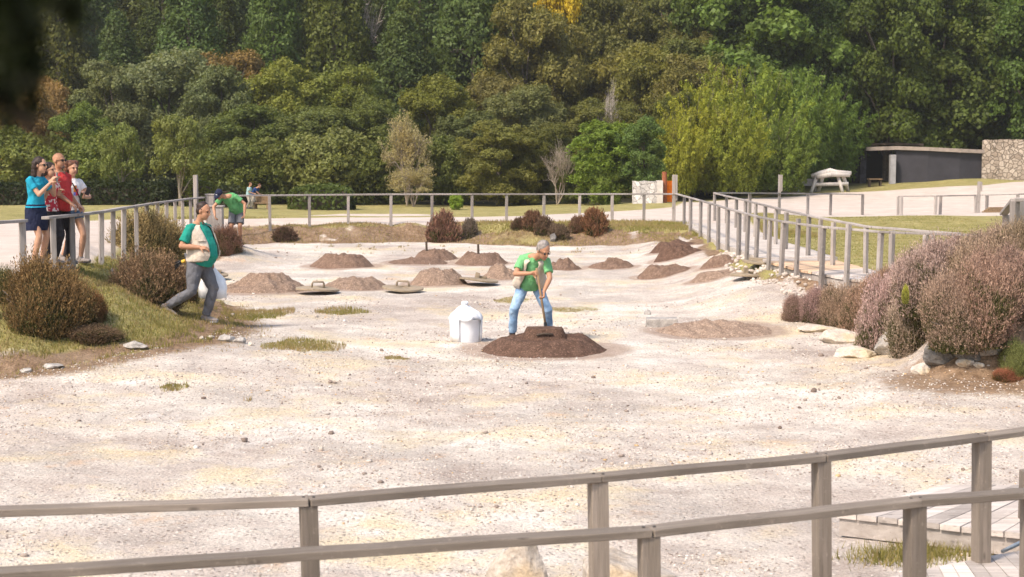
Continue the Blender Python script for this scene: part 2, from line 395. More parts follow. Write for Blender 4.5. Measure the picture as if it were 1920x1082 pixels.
M['c_jeans'] = mk_denim()
def mk_print():
    t = NT('printed_red_cloth'); v = t.n('ShaderNodeTexVoronoi', Vector=objc(t), Scale=26.)
    col = t.ramp(t.n('ShaderNodeSeparateColor', Color=v.outputs['Color']).outputs[0], [(0, (.5, .04, .06)), (.7, (.62, .08, .08)), (.78, (.75, .6, .55)), (1, (.8, .7, .65))], 'CONSTANT')
    return t.bsdf(col, .9, spec=.15)
M['c_floral'] = mk_print()

def V3(*a): return Vector(a)
def sweep(pts, radii, side, ends=True, n=16):
    """closed tube with elliptical rings; radii: (along side, across)"""
    pts = [Vector(p) for p in pts]; m = len(pts); P = []; Rr = []; rad = [(r, r) if not hasattr(r, '__len__') else r for r in radii]
    d0 = (pts[1] - pts[0]).normalized(); d1 = (pts[-1] - pts[-2]).normalized()
    if ends:
        for a in (80, 55, 28): P.append(pts[0] - d0 * min(rad[0]) * sin(R(a))); Rr.append((rad[0][0] * cos(R(a)), rad[0][1] * cos(R(a))))
    P += pts; Rr += rad
    if ends:
        for a in (28, 55, 80): P.append(pts[-1] + d1 * min(rad[-1]) * sin(R(a))); Rr.append((rad[-1][0] * cos(R(a)), rad[-1][1] * cos(R(a))))
    sides = [Vector(side)] * len(P) if not isinstance(side, list) else ([Vector(side[0])] * (3 if ends else 0) + [Vector(s) for s in side] + [Vector(side[-1])] * (3 if ends else 0))
    vs = []
    for i, p in enumerate(P):
        a, b = max(0, i - 1), min(len(P) - 1, i + 1); d = (P[b] - P[a]).normalized()
        s = (sides[i] - d * sides[i].dot(d)); s = s.normalized() if s.length > 1e-4 else d.orthogonal().normalized(); c = d.cross(s)
        vs += [p + s * Rr[i][0] * cos(2 * pi * k / n) + c * Rr[i][1] * sin(2 * pi * k / n) for k in range(n)]
    k_ = len(P)
    fs = [(i * n + k, i * n + (k + 1) % n, (i + 1) * n + (k + 1) % n, (i + 1) * n + k) for i in range(k_ - 1) for k in range(n)]
    fs += [tuple(range(n))[::-1], tuple((k_ - 1) * n + k for k in range(n))]
    return vs, fs
def ell(c, r, ax=None, n=14):
    """ellipsoid: r along (left, forward, up) axes"""
    l, f, u = ax if ax else (V3(1, 0, 0), V3(0, 1, 0), V3(0, 0, 1)); c = Vector(c); vs = []; fs = []
    for i in range(n + 1):
        th = pi * (i + .001 * (i == 0) - .001 * (i == n)) / n
        for k in range(n): ph = 2 * pi * k / n; vs.append(c + l * r[0] * sin(th) * cos(ph) + f * r[1] * sin(th) * sin(ph) + u * r[2] * cos(th))
    fs = [(i * n + k, (i + 1) * n + k, (i + 1) * n + (k + 1) % n, i * n + (k + 1) % n) for i in range(n) for k in range(n)] + [tuple(range(n)), tuple(n * n + k for k in range(n))[::-1]]
    return vs, fs
def fuse(name, prims, voxel, mat, parent, smooth=3, disp=0):
    m = MB()
    for vs, fs in prims: m.add(vs, fs)
    me = m.mesh(name); o = link(name, me)
    md = o.modifiers.new('r', 'REMESH'); md.mode = 'VOXEL'; md.voxel_size = voxel
    if smooth: ms = o.modifiers.new('s', 'SMOOTH'); ms.iterations = smooth; ms.factor = .6
    dg = bpy.context.evaluated_depsgraph_get(); me2 = bpy.data.meshes.new_from_object(o.evaluated_get(dg)); bpy.data.objects.remove(o); bpy.data.meshes.remove(me)
    me2.name = name
    if disp:
        n = len(me2.vertices); co = np.empty(n * 3, np.float32); me2.vertices.foreach_get('co', co); co = co.reshape(-1, 3); nr = np.empty(n * 3, np.float32); me2.vertices.foreach_get('normal', nr); nr = nr.reshape(-1, 3)
        f = fbm(co[:, 0] * 9 + co[:, 1] * 5 + parent.location.x * 7, co[:, 2] * 13 + co[:, 1] * 7, 3); co += nr * (disp * f)[:, None]; me2.vertices.foreach_set('co', co.ravel())
    me2.materials.clear(); me2.polygons.foreach_set('use_smooth', [True] * len(me2.polygons)); me2.update()
    return link(name, me2, mat, parent)
def ik(a, b, l1, l2, hint):
    a = Vector(a); b = Vector(b); d = b - a; L = min(d.length, (l1 + l2) * .995); u = d.normalized(); b2 = a + u * L
    x = (l1 * l1 - l2 * l2 + L * L) / (2 * L); h = math.sqrt(max(0, l1 * l1 - x * x)); t = Vector(hint) - u * Vector(hint).dot(u); t = t.normalized()
    return a + u * x + t * h, b2
def hand(w, d, nrm, curl, sgn, k=1.):
    d = Vector(d).normalized(); nrm = Vector(nrm); nrm = (nrm - d * nrm.dot(d)).normalized(); s = d.cross(nrm) * sgn; pr = []
    pr.append(sweep([w - d * .01, w + d * .03 * k, w + d * .085 * k], [(.027, .019), (.036, .017), (.042, .014)], s))
    for i, ln in enumerate((.92, 1.05, 1.0, .8)):
        p = w + d * .085 * k + s * (.031 - .0205 * i) * k; a = 0
        for L in (.040, .026, .020):
            a += curl * (1 + .08 * i); dr = d * cos(a) + nrm * sin(a); q = p + dr * L * ln * k; pr.append(sweep([p, q], [.0088, .0078], s, n=8)); p = q
    p = w + d * .03 * k + s * .034 * k; dr = (s * .75 + d * .65 + nrm * (.25 + curl * .5)).normalized(); q = p + dr * .042 * k; pr.append(sweep([p, q], [.012, .0095], d, n=8))
    dr = (dr + nrm * (curl * .9) + d * .2).normalized(); pr.append(sweep([q, q + dr * .03 * k], [.0095, .008], d, n=8))
    return pr
def person(px, py, Y, label, s, height=1.75, group=None, z=None):
    bp = at(px, py, Y); z = Hs(bp.x, Y) if z is None else z; k = height / 1.75
    e = empty('person', (bp.x, Y, z), label, 'person', group, 0, (k, k, k)); W_ = s.get('w', 1.); bell = s.get('belly', 0)
    P = V3(*s['pelvis']); Cc = V3(*s['chest']); hl = V3(*s['hip_left']).normalized(); sl = V3(*s['sh_left']).normalized(); up = (Cc - P).normalized()
    pf = hl.cross(V3(0, 0, 1)).normalized(); cf = sl.cross(up).normalized()
    ctrl = P + (V3(0, 0, 1) * .5 + up * .5).normalized() * (Cc - P).length * .5 - (pf * .0)
    def sp(t): return P * (1 - t) ** 2 + ctrl * 2 * t * (1 - t) + Cc * t * t
    def sd_(t): return (hl * (1 - t) + sl * t).normalized()
    ts = [-.15, -.08, 0, .2, .4, .6, .8, .93, 1.02]
    hw = [.06, .135, .168, .158, .148, .155, .170, .165, .12]; dp = [.04, .09, .115, .11, .108, .115, .118, .10, .07]
    fem = s.get('fem', 0)
    if fem: hw = [.06, .135, .172, .15, .125, .135, .150, .148, .10]; dp = [.04, .09, .12, .105, .09, .11, .115, .09, .06]
    hw = [a * W_ for a in hw]; dp = [a * W_ for a in dp]
    fwd = [0, .02 * bell, .07 * bell, .125 * bell, .11 * bell, .06 * bell, .02 * bell, 0, 0]; dp = [a + f * .8 for a, f in zip(dp, fwd)]
    def spine(t): return sp(t) if t >= 0 else P + (P - sp(.1)).normalized() * (-t) * (Cc - P).length
    def cfw(t): return (pf * (1 - t) + cf * t).normalized()
    tor = [spine(t) + cfw(max(0, min(1, t))) * f for t, f in zip(ts, fwd)]; sides = [sd_(max(0, min(1, t))) for t in ts]
    shw = s.get('shw', .18 if not fem else .155) * (W_ * .5 + .5)
    sh = {1: Cc + sl * shw - up * .03, -1: Cc - sl * shw - up * .03}; hip = {1: P + hl * .09 * W_ - V3(0, 0, .03), -1: P - hl * .09 * W_ - V3(0, 0, .03)}
    hf = V3(*s['head_f']).normalized(); hc = V3(*s['head']); hu = V3(*s.get('head_u', (0, 0, 1))); hu = (hu - hf * hu.dot(hf)).normalized(); hL = hu.cross(hf); hk = s.get('hk', 1.07); hL, hf, hu = hL * hk, hf * hk, hu * hk; ax = (hL, hf, hu)
    def hp(l, f, u): return hc + hL * l + hf * f + hu * u
    body = [sweep(tor, list(zip(hw, dp)), sides)]
    body.append(sweep([sh[1] - sl * .05, sh[-1] + sl * .05], [.055, .055], up)); 
    body.append(sweep([Cc - up * .02, Cc.lerp(hp(0, -.02, -.06), .5), hp(0, -.015, -.04)], [.065, .055, .053], sl))
    body += [ell(hp(0, -.012, .032), (.076, .096, .088), ax), ell(hp(0, .022, -.030), (.060, .070, .082), ax), ell(hp(0, .062, -.088), (.024, .022, .02), ax),
             sweep([hp(0, .088, .022), hp(0, .106, -.012)], [.009, .014], hL), ell(hp(.076, -.008, 0), (.010, .02, .032), ax), ell(hp(-.076, -.008, 0), (.010, .02, .032), ax), ell(hp(0, .075, .036), (.05, .016, .012), ax)]
    el = {}; wr = {}; kn = {}; an = {}
    arm_r = s.get('arm_r', 1.) * (.9 if fem else 1.)
    for sg, nm in ((1, 'L'), (-1, 'R')):
        h = s['hand' + nm]; el[sg], wr[sg] = ik(sh[sg], h['w'], .29, .26, h['hint'])
        body.append(sweep([sh[sg], sh[sg].lerp(el[sg], .5), el[sg]], [.052 * arm_r, .047 * arm_r, .038 * arm_r], up)); body.append(sweep([el[sg], el[sg].lerp(wr[sg], .3), wr[sg]], [.039 * arm_r, .040 * arm_r, .026 * arm_r], up))
        body += hand(wr[sg], h.get('d', wr[sg] - el[sg]), h['n'], h.get('curl', .35), sg * h.get('flip', 1))
        f = s['foot' + nm]; kn[sg], an[sg] = ik(hip[sg], f['a'], .43, .42, f.get('hint', tuple(pf))); td = V3(*f['t']).normalized()
        cv = .84 if s.get('leg', 1.9) > 1 and not s.get('skirt') else 1.; body.append(sweep([hip[sg], hip[sg].lerp(kn[sg], .5), kn[sg]], [.082 * W_ * cv, .074 * W_ * cv, .053 * cv], hl)); body.append(sweep([kn[sg], kn[sg].lerp(an[sg], .3), kn[sg].lerp(an[sg], .7), an[sg]], [.053 * cv, .057 * cv, .044 * cv, .036], hl))
        fside = td.cross(V3(0, 0, 1)).normalized(); fu = fside.cross(td).normalized()
        body.append(sweep([an[sg] - fu * .035 - td * .03, an[sg] - fu * .04 + td * .06, an[sg] - fu * .052 + td * .15], [(.032, .034), (.038, .03), (.034, .018)], fside))
        # shoes
        base = an[sg] - fu * .045
        if s.get('shoe', 'c_shoe'):
            sh_p = [sweep([base - td * .05, base + td * .02, base + td * .10, base + td * .185], [(.040, .050), (.046, .048), (.050, .036), (.040, .026)], fside), sweep([an[sg] + fu * .03, an[sg] - fu * .03], [.047, .047], fside, False)]
            o = fuse('shoe', sh_p, .009, M[s.get('shoe', 'c_shoe')], e, 2)
            so_ = MB(); so_.add(*sweep([base - td * .055 - fu * .037, base + td * .04 - fu * .038, base + td * .12 - fu * .034, base + td * .19 - fu * .024], [(.042, .010), (.048, .010), (.052, .010), (.040, .009)], fside)); so_.build('sole', M['white_pot'] if s.get('wsole') else M['c_dark'], o, True)
    bo = fuse('body', body, .0075, M[s.get('skin', 'skin')], e, 2)
    # shirt
    q = .018
    i0 = s.get('hem', -.04); tt = [i0, .1, .2, .3, .4, .5, .6, .7, .8, .93, 1.03]
    def lerpf(arr, t): return float(np.interp(t, ts, arr))
    shirt = [sweep([spine(t) + cfw(max(0, min(1, t))) * lerpf(fwd, t) for t in tt], [(lerpf(hw, t) + q + .026 * (k_ == 0), lerpf(dp, t) + q + .026 * (k_ == 0)) for k_, t in enumerate(tt)], [sd_(max(0, min(1, t))) for t in tt], False, 24)]
    shirt.append(sweep([sh[1] - sl * .06, sh[-1] + sl * .06], [.068, .068], up))
    sv = s.get('sleeve', .62)
    for sg in (1, -1):
        shirt.append(sweep([sh[sg] + (Cc - sh[sg]) * .25, sh[sg], sh[sg].lerp(el[sg], sv * .5), sh[sg].lerp(el[sg], sv)], [.070, .070 * arm_r, .067 * arm_r, .070 * arm_r], up, False))
    nb = Cc + (hp(0, -.02, -.06) - Cc) * .22
    shirt.append(sweep([Cc - up * .03, nb], [.088, .066], sl, False)); shirt.append(sweep([Cc - up * .05 + cf * .02, Cc + up * .035], [(.12, .085), (.085, .07)], sl, False))
    shirt_o = fuse('shirt', shirt, .010, M[s['shirt']], e, 3, .010)
    if s.get('collar'):
        m = MB(); d = (hp(0, -.02, -.06) - Cc).normalized(); 
        for sg in (1, -1):
            vs = []
            for j in range(7):
                a = R(-20 + j * 30) * sg; dirv = cf * -cos(a) * 1 + sl * sin(a); c0 = nb + dirv * .064; vs += [c0 + d * .022, c0 + dirv * .016 - d * .022]
            m.add(vs, [(2 * j, 2 * j + 1, 2 * j + 3, 2 * j + 2) for j in range(6)])
        o = m.build('collar', M[s['shirt']], shirt_o); md = o.modifiers.new('s', 'SOLIDIFY'); md.thickness = .006
    # trousers / shorts / skirt
    lg = s.get('leg', 1.9); th = s.get('trk', 1.); pants = [sweep([spine(t) for t in (-.17, -.08, 0, .10, .20)], [(max(.12, lerpf(hw, t) + .016), max(.085, lerpf(dp, t) + .016)) for t in (-.17, -.08, 0, .10, .20)], [hl] * 5, False, 24), ell(P - up * .10, (.11 * W_, .09 * W_, .075), (hl, pf, up))]
    if s.get('skirt'):
        b = P - V3(0, 0, .36); pants.append(sweep([P + V3(0, 0, .05), P - V3(0, 0, .1), b], [(hw[2] + .02, dp[2] + .02), (hw[2] + .03, dp[2] + .04), (hw[2] + .045, dp[2] + .055)], hl, False, 24))
    else:
        for sg in (1, -1):
            a, b, c_ = hip[sg], kn[sg], an[sg]; fl = s.get('flare', 1.)
            if lg <= 1: pants.append(sweep([a + V3(0, 0, .03), a.lerp(b, lg * .5), a.lerp(b, lg)], [.100 * W_ * th, .092 * W_ * th, .086 * W_ * fl], hl, False))
            else: pants.append(sweep([a + V3(0, 0, .03), a.lerp(b, .5), b, b.lerp(c_, .5), b.lerp(c_, min(1, lg - 1))], [.100 * W_ * th, .090 * W_ * th, .074 * th, .066 * th, .062 * fl], hl, False))
    fuse(s.get('bottom', 'trousers'), pants, .010, M[s['pants']], e, 3, .012 if lg > 1 else .006)
    # vest
    if s.get('vest'):
        op = s.get('vest_open', 38); m = MB(); q2 = .052; tl = [s.get('vest_hem', -.12), .0, .15, .3, .45, .6, .75, .88, .98, 1.04]; nA = 30; hv = []
        for t in tl:
            c0 = spine(t) + cfw(max(0, min(1, t))) * lerpf(fwd, t); sdv = sd_(max(0, min(1, t))); fv = cfw(max(0, min(1, t)))
            tb = 1.12 if t > .9 else 1.; opn = op * (1.3 if t > .9 else 1.) + max(0, .5 - t) * s.get('vest_low', 20)
            for j in range(nA + 1):
                a = R(opn + (360 - 2 * opn) * j / nA); wx, wy = lerpf(hw, t) + q2 + s.get('vest_flare', .02) * max(0, .5 - t), lerpf(dp, t) + q2 + .008 * sin(j * 2.2)
                if t > 1: wx *= .62; wy *= .8
                hv.append(c0 + fv * cos(a) * wy * tb + sdv * sin(a) * wx + V3(0, 0, s.get('vest_drop', 0) * max(0, cos(a)) * (1 - t)))
        m.add(hv, [(i * (nA + 1) + j, i * (nA + 1) + j + 1, (i + 1) * (nA + 1) + j + 1, (i + 1) * (nA + 1) + j) for i in range(len(tl) - 1) for j in range(nA)])
        vo = m.build('vest', M['c_vest'], e, True); md = vo.modifiers.new('s', 'SOLIDIFY'); md.thickness = .012; md.offset = 0
        ms = vo.modifiers.new('u', 'SUBSURF'); ms.levels = 1; ms.render_levels = 1
        for sg in (1, -1):
            for t0, t1, a0, a1 in ((.02, .28, op + 8, op + 46), (.58, .78, op + 8, op + 38)):
                vs = []; m = MB()
                for t in (t0, (t0 + t1) / 2, t1):
                    c0 = spine(t) + cfw(t) * lerpf(fwd, t)
                    for j in range(5):
                        a = R(a0 + (a1 - a0) * j / 4) * sg; vs.append(c0 + cfw(t) * cos(a) * (lerpf(dp, t) + q2 + .014) + sd_(t) * sin(a) * (lerpf(hw, t) + q2 + .014))
                m.add(vs, [(i * 5 + j, i * 5 + j + 1, i * 5 + j + 6, i * 5 + j + 5) for i in range(2) for j in range(4)])
                po = m.build('pocket', M['c_vest'], vo); md = po.modifiers.new('s', 'SOLIDIFY'); md.thickness = .016
    # hair
    hs = s['hair']; hr = []
    if hs == 'short': hr = [ell(hp(0, -.030, .052), (.082, .092, .082), ax), ell(hp(0, -.055, .01), (.078, .06, .07), ax), ell(hp(.068, -.012, .03), (.014, .03, .035), ax), ell(hp(-.068, -.012, .03), (.014, .03, .035), ax)]
    if hs == 'receding': hr = [ell(hp(0, -.034, .050), (.082, .086, .080), ax), ell(hp(0, -.055, .005), (.079, .058, .07), ax), ell(hp(.070, -.015, .02), (.013, .028, .03), ax), ell(hp(-.070, -.015, .02), (.013, .028, .03), ax)]
    if hs == 'long': hr = [ell(hp(0, -.028, .055), (.090, .095, .085), ax)] + [ell(hp(sin(a) * .075, -.06 - .035 * cos(a * 1.3), zz), (.038, .042, .05), ax) for zz in (.03, -.03, -.09, -.14) for a in (-1.5, -.9, -.3, .3, .9, 1.5)]
    if hs == 'curly': hr = [ell(hp(0, -.02, .06), (.088, .092, .078), ax)] + [ell(hp(.09 * cos(a), -.02 - .075 * abs(sin(a)) * (1 if k_ else .6), zz + .01 * sin(a * 5)), (.036, .036, .036), ax) for k_, zz in enumerate((.09, .04, -.01, -.06)) for a in (-.1, .5, 1.1, 1.7, 2.3, 2.9, 3.3)]
    if hs == 'cap': hr = [ell(hp(0, -.045, .01), (.078, .06, .06), ax)]
    if hr: fuse('hair', hr, .009, M[s.get('hair_m', 'hair_dark')], e, 1, .012)
    if hs == 'cap':
        m = MB(); m.add(*ell(hp(0, -.012, .055), (.088, .106, .078), ax)); vs = []
        for j in range(9):
            a = R(-62 + j * 15.5); vs += [hp(sin(a) * .082, .02 + cos(a) * .075, .058), hp(sin(a) * .078, .045 + cos(a) * .135, .040 - .012 * abs(sin(a)))]
        m.add(vs + [v - hu * .008 for v in vs], [(2 * j, 2 * j + 1, 2 * j + 3, 2 * j + 2) for j in range(8)] + [(18 + 2 * j, 18 + 2 * j + 2, 18 + 2 * j + 3, 18 + 2 * j + 1) for j in range(8)] + [(2 * j + 1, 18 + 2 * j + 1, 18 + 2 * j + 3, 2 * j + 3) for j in range(8)])
        co_ = m.build('cap', M['c_navy'], e, True)
        m = MB(); m.box(hp(0, .096, .075), (.045, .006, .014), Matrix.Rotation(.35, 3, 'Z'))
        m.build('cap_mark', M['white_pot'], co_)
    if s.get('brow', 1):
        for sg in (1, -1): m = MB(); m.add(*ell(hp(.028 * sg, .083, .030), (.017, .007, .004), ax, 8)); m.build('eyebrow', M[s.get('hair_m', 'hair_dark')], e, True)
    for sg in (1, -1): m = MB(); m.add(*ell(hp(.029 * sg, .078, .014), (.012, .010, .007), ax, 8)); m.build('eye', M['black'], e, True)
    m = MB(); m.add(*ell(hp(0, .086, -.048), (.022, .008, .006), ax, 8)); m.build('mouth', mk_lips(), e, True)
    if s.get('glasses'):
        m = MB()
        for sg in (1, -1):
            m.add(*ell(hp(.032 * sg, .094, .014), (.026, .006, .019) if s['glasses'] == 2 else (.017, .002, .010), ax, 10)); m.beam(hp(.056 * sg, .09, .018), hp(.078 * sg, -.01, .012), .004, .005)
        m.beam(hp(-.01, .1, .018), hp(.01, .1, .018), .004, .004); m.build('sunglasses' if s['glasses'] == 2 else 'glasses', M['black'], e, True)
    return e, dict(el=el, wr=wr, sh=sh, k=k, P=P, C=Cc, cf=cf, sl=sl, up=up, hp=hp, spine=spine)
_lips = []
def mk_lips():
    if not _lips: _lips.append(mk_simple('lips', (.33, .11, .09), .5))
    return _lips[0]
def prop(name, m, mat, e, label, cat, smooth=True):
    """a held thing: built in the holder's local coordinates, linked as its own top-level object"""
    me = m.mesh(name, smooth); o = link(name, me, mat); c = Vector(m.v[0]); me.transform(Matrix.Translation(-c)); o.location = e.location + Vector([a * b for a, b in zip(c, e.scale)]); o.scale = e.scale
    return tag(o, label, cat)

# 1 the digging man
YD = 25.1
e, I = person(995, 627, YD, 'grey haired man in green polo, pale vest and jeans bending over a shovel',
  dict(pelvis=(-.01, .10, .86), chest=(.06, -.20, 1.26), hip_left=(1, -.08, 0), sh_left=(1, -.16, -.10), hk=1.15, head=(.185, -.44, 1.385), head_f=(.42, -.75, -.55), head_u=(.1, -.3, .9), belly=.5, w=.98,
       footL=dict(a=(.28, .18, .09), t=(.5, -.85, 0), hint=(.5, -1, 0)), footR=dict(a=(-.28, .02, .09), t=(-.35, -.9, 0), hint=(-.4, -1, 0)),
       handR=dict(w=(.00, -.42, 1.05), hint=(-1, .1, -.5), d=(.9, -.3, .12), n=(.1, -.9, -.3), curl=.9, flip=-1), handL=dict(w=(.19, -.51, .785), hint=(1, .2, -.1), d=(-.02, -.30, -.9), n=(-.95, -.15, 0), curl=.85),
       shirt='c_green', collar=1, pants='c_jeans', vest=1, vest_flare=.12, vest_hem=-.10, vest_open=22, vest_drop=-.06, hair='short', hair_m='hair_grey', glasses=1, skin='skin_tan', shoe='c_dark', sleeve=.7), 1.82)
kk = e.scale[0]
def loc_w(w): return (w - e.location) / kk
top = V3(.082, -.455, 1.13); bot = loc_w(at(1024, 617, 24.45)); m = MB(); m.tube([top, top.lerp(bot, .5), bot], [.019, .018, .017], 10)
rt = empty('shovel', e.location + top * kk, 'long wooden handled shovel held by the digging man, standing on the mound cover', 'shovel')
me = m.mesh('handle', True); me.transform(Matrix.Translation(-top)); o = link('handle', me, M['wood_brown'], rt); o.scale = e.scale
dd = (bot - top).normalized(); m = MB(); sdv = V3(1, 0, 0); c = bot - top - dd * .02
m.tube([c - dd * .08, c + dd * .02], [.024, .026], 10); m.add([c + sdv * a + dd * b + V3(0, -.02 * (1 - abs(a) * 8), 0) for a, b in ((-.09, .0), (.09, .0), (.10, .12), (.05, .2), (-.05, .2), (-.10, .12))] + [c + sdv * a + dd * b + V3(0, .004, 0) for a, b in ((-.09, .0), (.09, .0), (.10, .12), (.05, .2), (-.05, .2), (-.10, .12))], [(0, 1, 2, 3, 4, 5), (11, 10, 9, 8, 7, 6)])
o = m.build('blade', M['black'], rt); o.scale = e.scale

# 2 the walking man
p = g(390, 604); YW = p.y; xw = at(370, 602, YW).x; zw = Hs(xw + .13, YW); zr = Hs(xw - .42, YW - .08) - zw
e, I = person(370, 602, YW, 'stocky man in teal polo, pale vest and grey trousers walking down the grassy bank',
  dict(pelvis=(.03, 0, .90), chest=(.04, 0, 1.40), hip_left=(.30, .95, 0), sh_left=(.42, .90, 0), head=(.125, -.04, 1.61), head_f=(.90, -.36, -.30), head_u=(.2, 0, 1), belly=.72, w=1.10, arm_r=1.15,
       footL=dict(a=(.11, .10, .075), t=(.93, -.33, -.10), hint=(1, -.2, 0)), footR=dict(a=(-.41, -.12, min(zr + .13, .34)), t=(.80, -.15, -.50), hint=(1, -.2, .1)),
       handR=dict(w=(.10, -.26, 1.10), hint=(-.9, -.2, -.7), n=(0, .5, -.9), curl=.4), handL=dict(w=(.16, .34, .84), hint=(-.5, .6, -.3), d=(.05, 0, -1), n=(-.3, -.9, 0), curl=.8),
       shirt='c_teal', collar=1, pants='c_charcoal', vest=1, vest_open=32, vest_low=34, vest_hem=-.03, hair='receding', shoe='c_shoe', wsole=1, sleeve=.78, trk=1.1, flare=1.05, skin='skin_tan', leg=1.97), 1.90, z=zw)
print('walker', YW, zw, zr)
kk = e.scale[0]
# white bag in his far hand
def blob(rings, n=22, seed=0, amp=.06):
    vs = []
    for i, (c, rx, ry, z) in enumerate(rings):
        for j in range(n):
            a = 2 * pi * j / n; w_ = 1 + amp * float(fbm(np.array([cos(a) * 2 + seed]), np.array([sin(a) * 2 + i * .7]), 3)[0]) * 2; vs.append(V3(c[0] + rx * w_ * cos(a), c[1] + ry * w_ * sin(a), z))
    L = len(rings); return vs, [(i * n + j, i * n + (j + 1) % n, (i + 1) * n + (j + 1) % n, (i + 1) * n + j) for i in range(L - 1) for j in range(n)] + [tuple(range(n))[::-1], tuple((L - 1) * n + j for j in range(n))]
m = MB(); m.add(*blob([((.16, .36), .12, .08, .30), ((.16, .36), .21, .13, .32), ((.17, .36), .215, .135, .46), ((.17, .36), .17, .11, .60), ((.17, .36), .08, .06, .70), ((.17, .35), .025, .025, .78), ((.17, .35), .03, .02, .84)], amp=.10))
prop('plastic_bag', m, M['white_bag'], e, 'white plastic bag hanging from the walking man\'s far hand', 'bag')
gl = e.location + V3(-.185, -.10, .88) * kk; rt = empty('work_glove', gl, 'black work glove with yellow cuff hanging from the walking man\'s back pocket', 'glove')
m = MB(); rd = random.Random(2)
for i in range(6): a = V3(0, 0, -.01); b = V3(-.05 - .03 * rd.random(), rd.uniform(-.05, .05), -.02 - .022 * i + .03); m.tube([a, a.lerp(b, .5) + V3(-.01, 0, .01), b + V3(-.05, 0, -.03)], [.013, .012, .008], 7)
m.build('fingers', M['black'], rt, True)
m = MB(); m.tube([V3(-.01, 0, 0), V3(.05, 0, .02)], [.028, .03], 10); m.build('cuff', M['glove_yellow'], rt, True)

# 3 the man with the cap
e, I = person(436, 447, 41.3, 'man in green polo, dark cap and grey shorts bending down behind the low timber block',
  dict(pelvis=(.10, .12, .88), chest=(-.06, -.22, 1.20), hip_left=(1, .1, 0), sh_left=(1, -.05, .12), head=(-.25, -.40, 1.26), head_f=(-.30, -.72, -.62), head_u=(-.1, -.5, .85), belly=.5, w=1.08,
       footL=dict(a=(.18, .1, .09), t=(.3, -1, 0)), footR=dict(a=(-.06, .1, .09), t=(-.3, -1, 0)),
       handR=dict(w=(-.36, -.42, .74), hint=(-1, .2, 0), n=(.9, -.2, 0), curl=.4), handL=dict(w=(.36, -.30, .78), hint=(1, .3, .1), n=(-.9, -.3, 0), curl=.6),
       shirt='c_green2', collar=1, pants='c_charcoal', bottom='shorts', leg=.88, flare=1.1, hair='cap', shoe='c_shoe', skin='skin_tan', sleeve=.6), 1.78)

# 4-7 the visitors behind the left fence
GV = 'visitors watching from the left path'
e, I = person(70, 500, 24.9, 'woman in bright blue shirt and navy skirt holding up a phone, leftmost of the visitors',
  dict(pelvis=(.0, 0, .93), chest=(.02, -.01, 1.40), hip_left=(.35, .93, 0), sh_left=(.45, .89, 0), head=(.10, -.03, 1.605), head_f=(.93, -.35, -.08), fem=1,
       footL=dict(a=(.04, .10, .085), t=(.9, -.4, 0)), footR=dict(a=(-.03, -.09, .085), t=(.9, -.4, 0)),
       handR=dict(w=(.275, -.12, 1.33), hint=(.1, -.4, -1), d=(.5, 0, .85), n=(.6, .6, -.3), curl=.45), handL=dict(w=(.285, .04, 1.33), hint=(.2, .6, -1), d=(.5, 0, .85), n=(.6, -.6, -.3), curl=.45),
       shirt='c_blue', pants='c_navy', skirt=1, bottom='skirt', hair='long', glasses=2, sleeve=.6, hem=.02), 1.70, GV)
m = MB(); m.box((.36, -.045, 1.425), (.012, .075, .15)); prop('phone', m, M['rock_grey'], e, 'grey phone held up by the woman in the blue shirt', 'phone', False)
e, I = person(95, 500, 25.35, 'person in patterned red top between the blue shirt and the bald man',
  dict(pelvis=(.0, 0, .93), chest=(.01, 0, 1.40), hip_left=(.4, .9, 0), sh_left=(.5, .87, 0), head=(.03, -.02, 1.61), head_f=(.9, -.4, -.05), fem=1,
       footL=dict(a=(.04, .10, .085), t=(.9, -.4, 0)), footR=dict(a=(-.03, -.09, .085), t=(.9, -.4, 0)),
       handR=dict(w=(.08, -.22, 1.34), hint=(.1, -.4, -1), d=(-.1, 0, 1), n=(.6, .6, -.3), curl=.6), handL=dict(w=(.14, .04, 1.2), hint=(.2, .6, -1), d=(.5, 0, .85), n=(.6, -.6, -.3), curl=.6),
       shirt='c_floral', pants='c_dark', hair='curly', sleeve=.3, leg=1.9), 1.62, GV)
e, I = person(112, 500, 25.7, 'bald bearded man in red shirt and sunglasses, one hand at the rail',
  dict(pelvis=(.0, 0, .92), chest=(.02, 0, 1.42), hip_left=(.5, .86, 0), sh_left=(.5, .86, 0), head=(.04, -.04, 1.635), head_f=(.9, -.42, -.06), belly=.5, w=1.02,
       footL=dict(a=(.08, .12, .085), t=(.9, -.4, 0)), footR=dict(a=(-.06, -.1, .085), t=(.9, -.4, 0)),
       handR=dict(w=(.26, -.22, .98), hint=(-.8, -.2, -.3), d=(.7, -.2, -.6), n=(.2, 0, -1), curl=.35), handL=dict(w=(.22, .30, .95), hint=(-.6, .6, -.3), n=(-.2, -.9, 0), curl=.4),
       shirt='c_red', pants='c_dark', hair='none', glasses=2, brow=0, sleeve=.62, leg=1.9, skin='skin_tan'), 1.78, GV)
m = MB(); m.add(*ell(I['hp'](0, .050, -.078), (.050, .036, .034))); bo = m.build('beard', M['beard'], e, True)
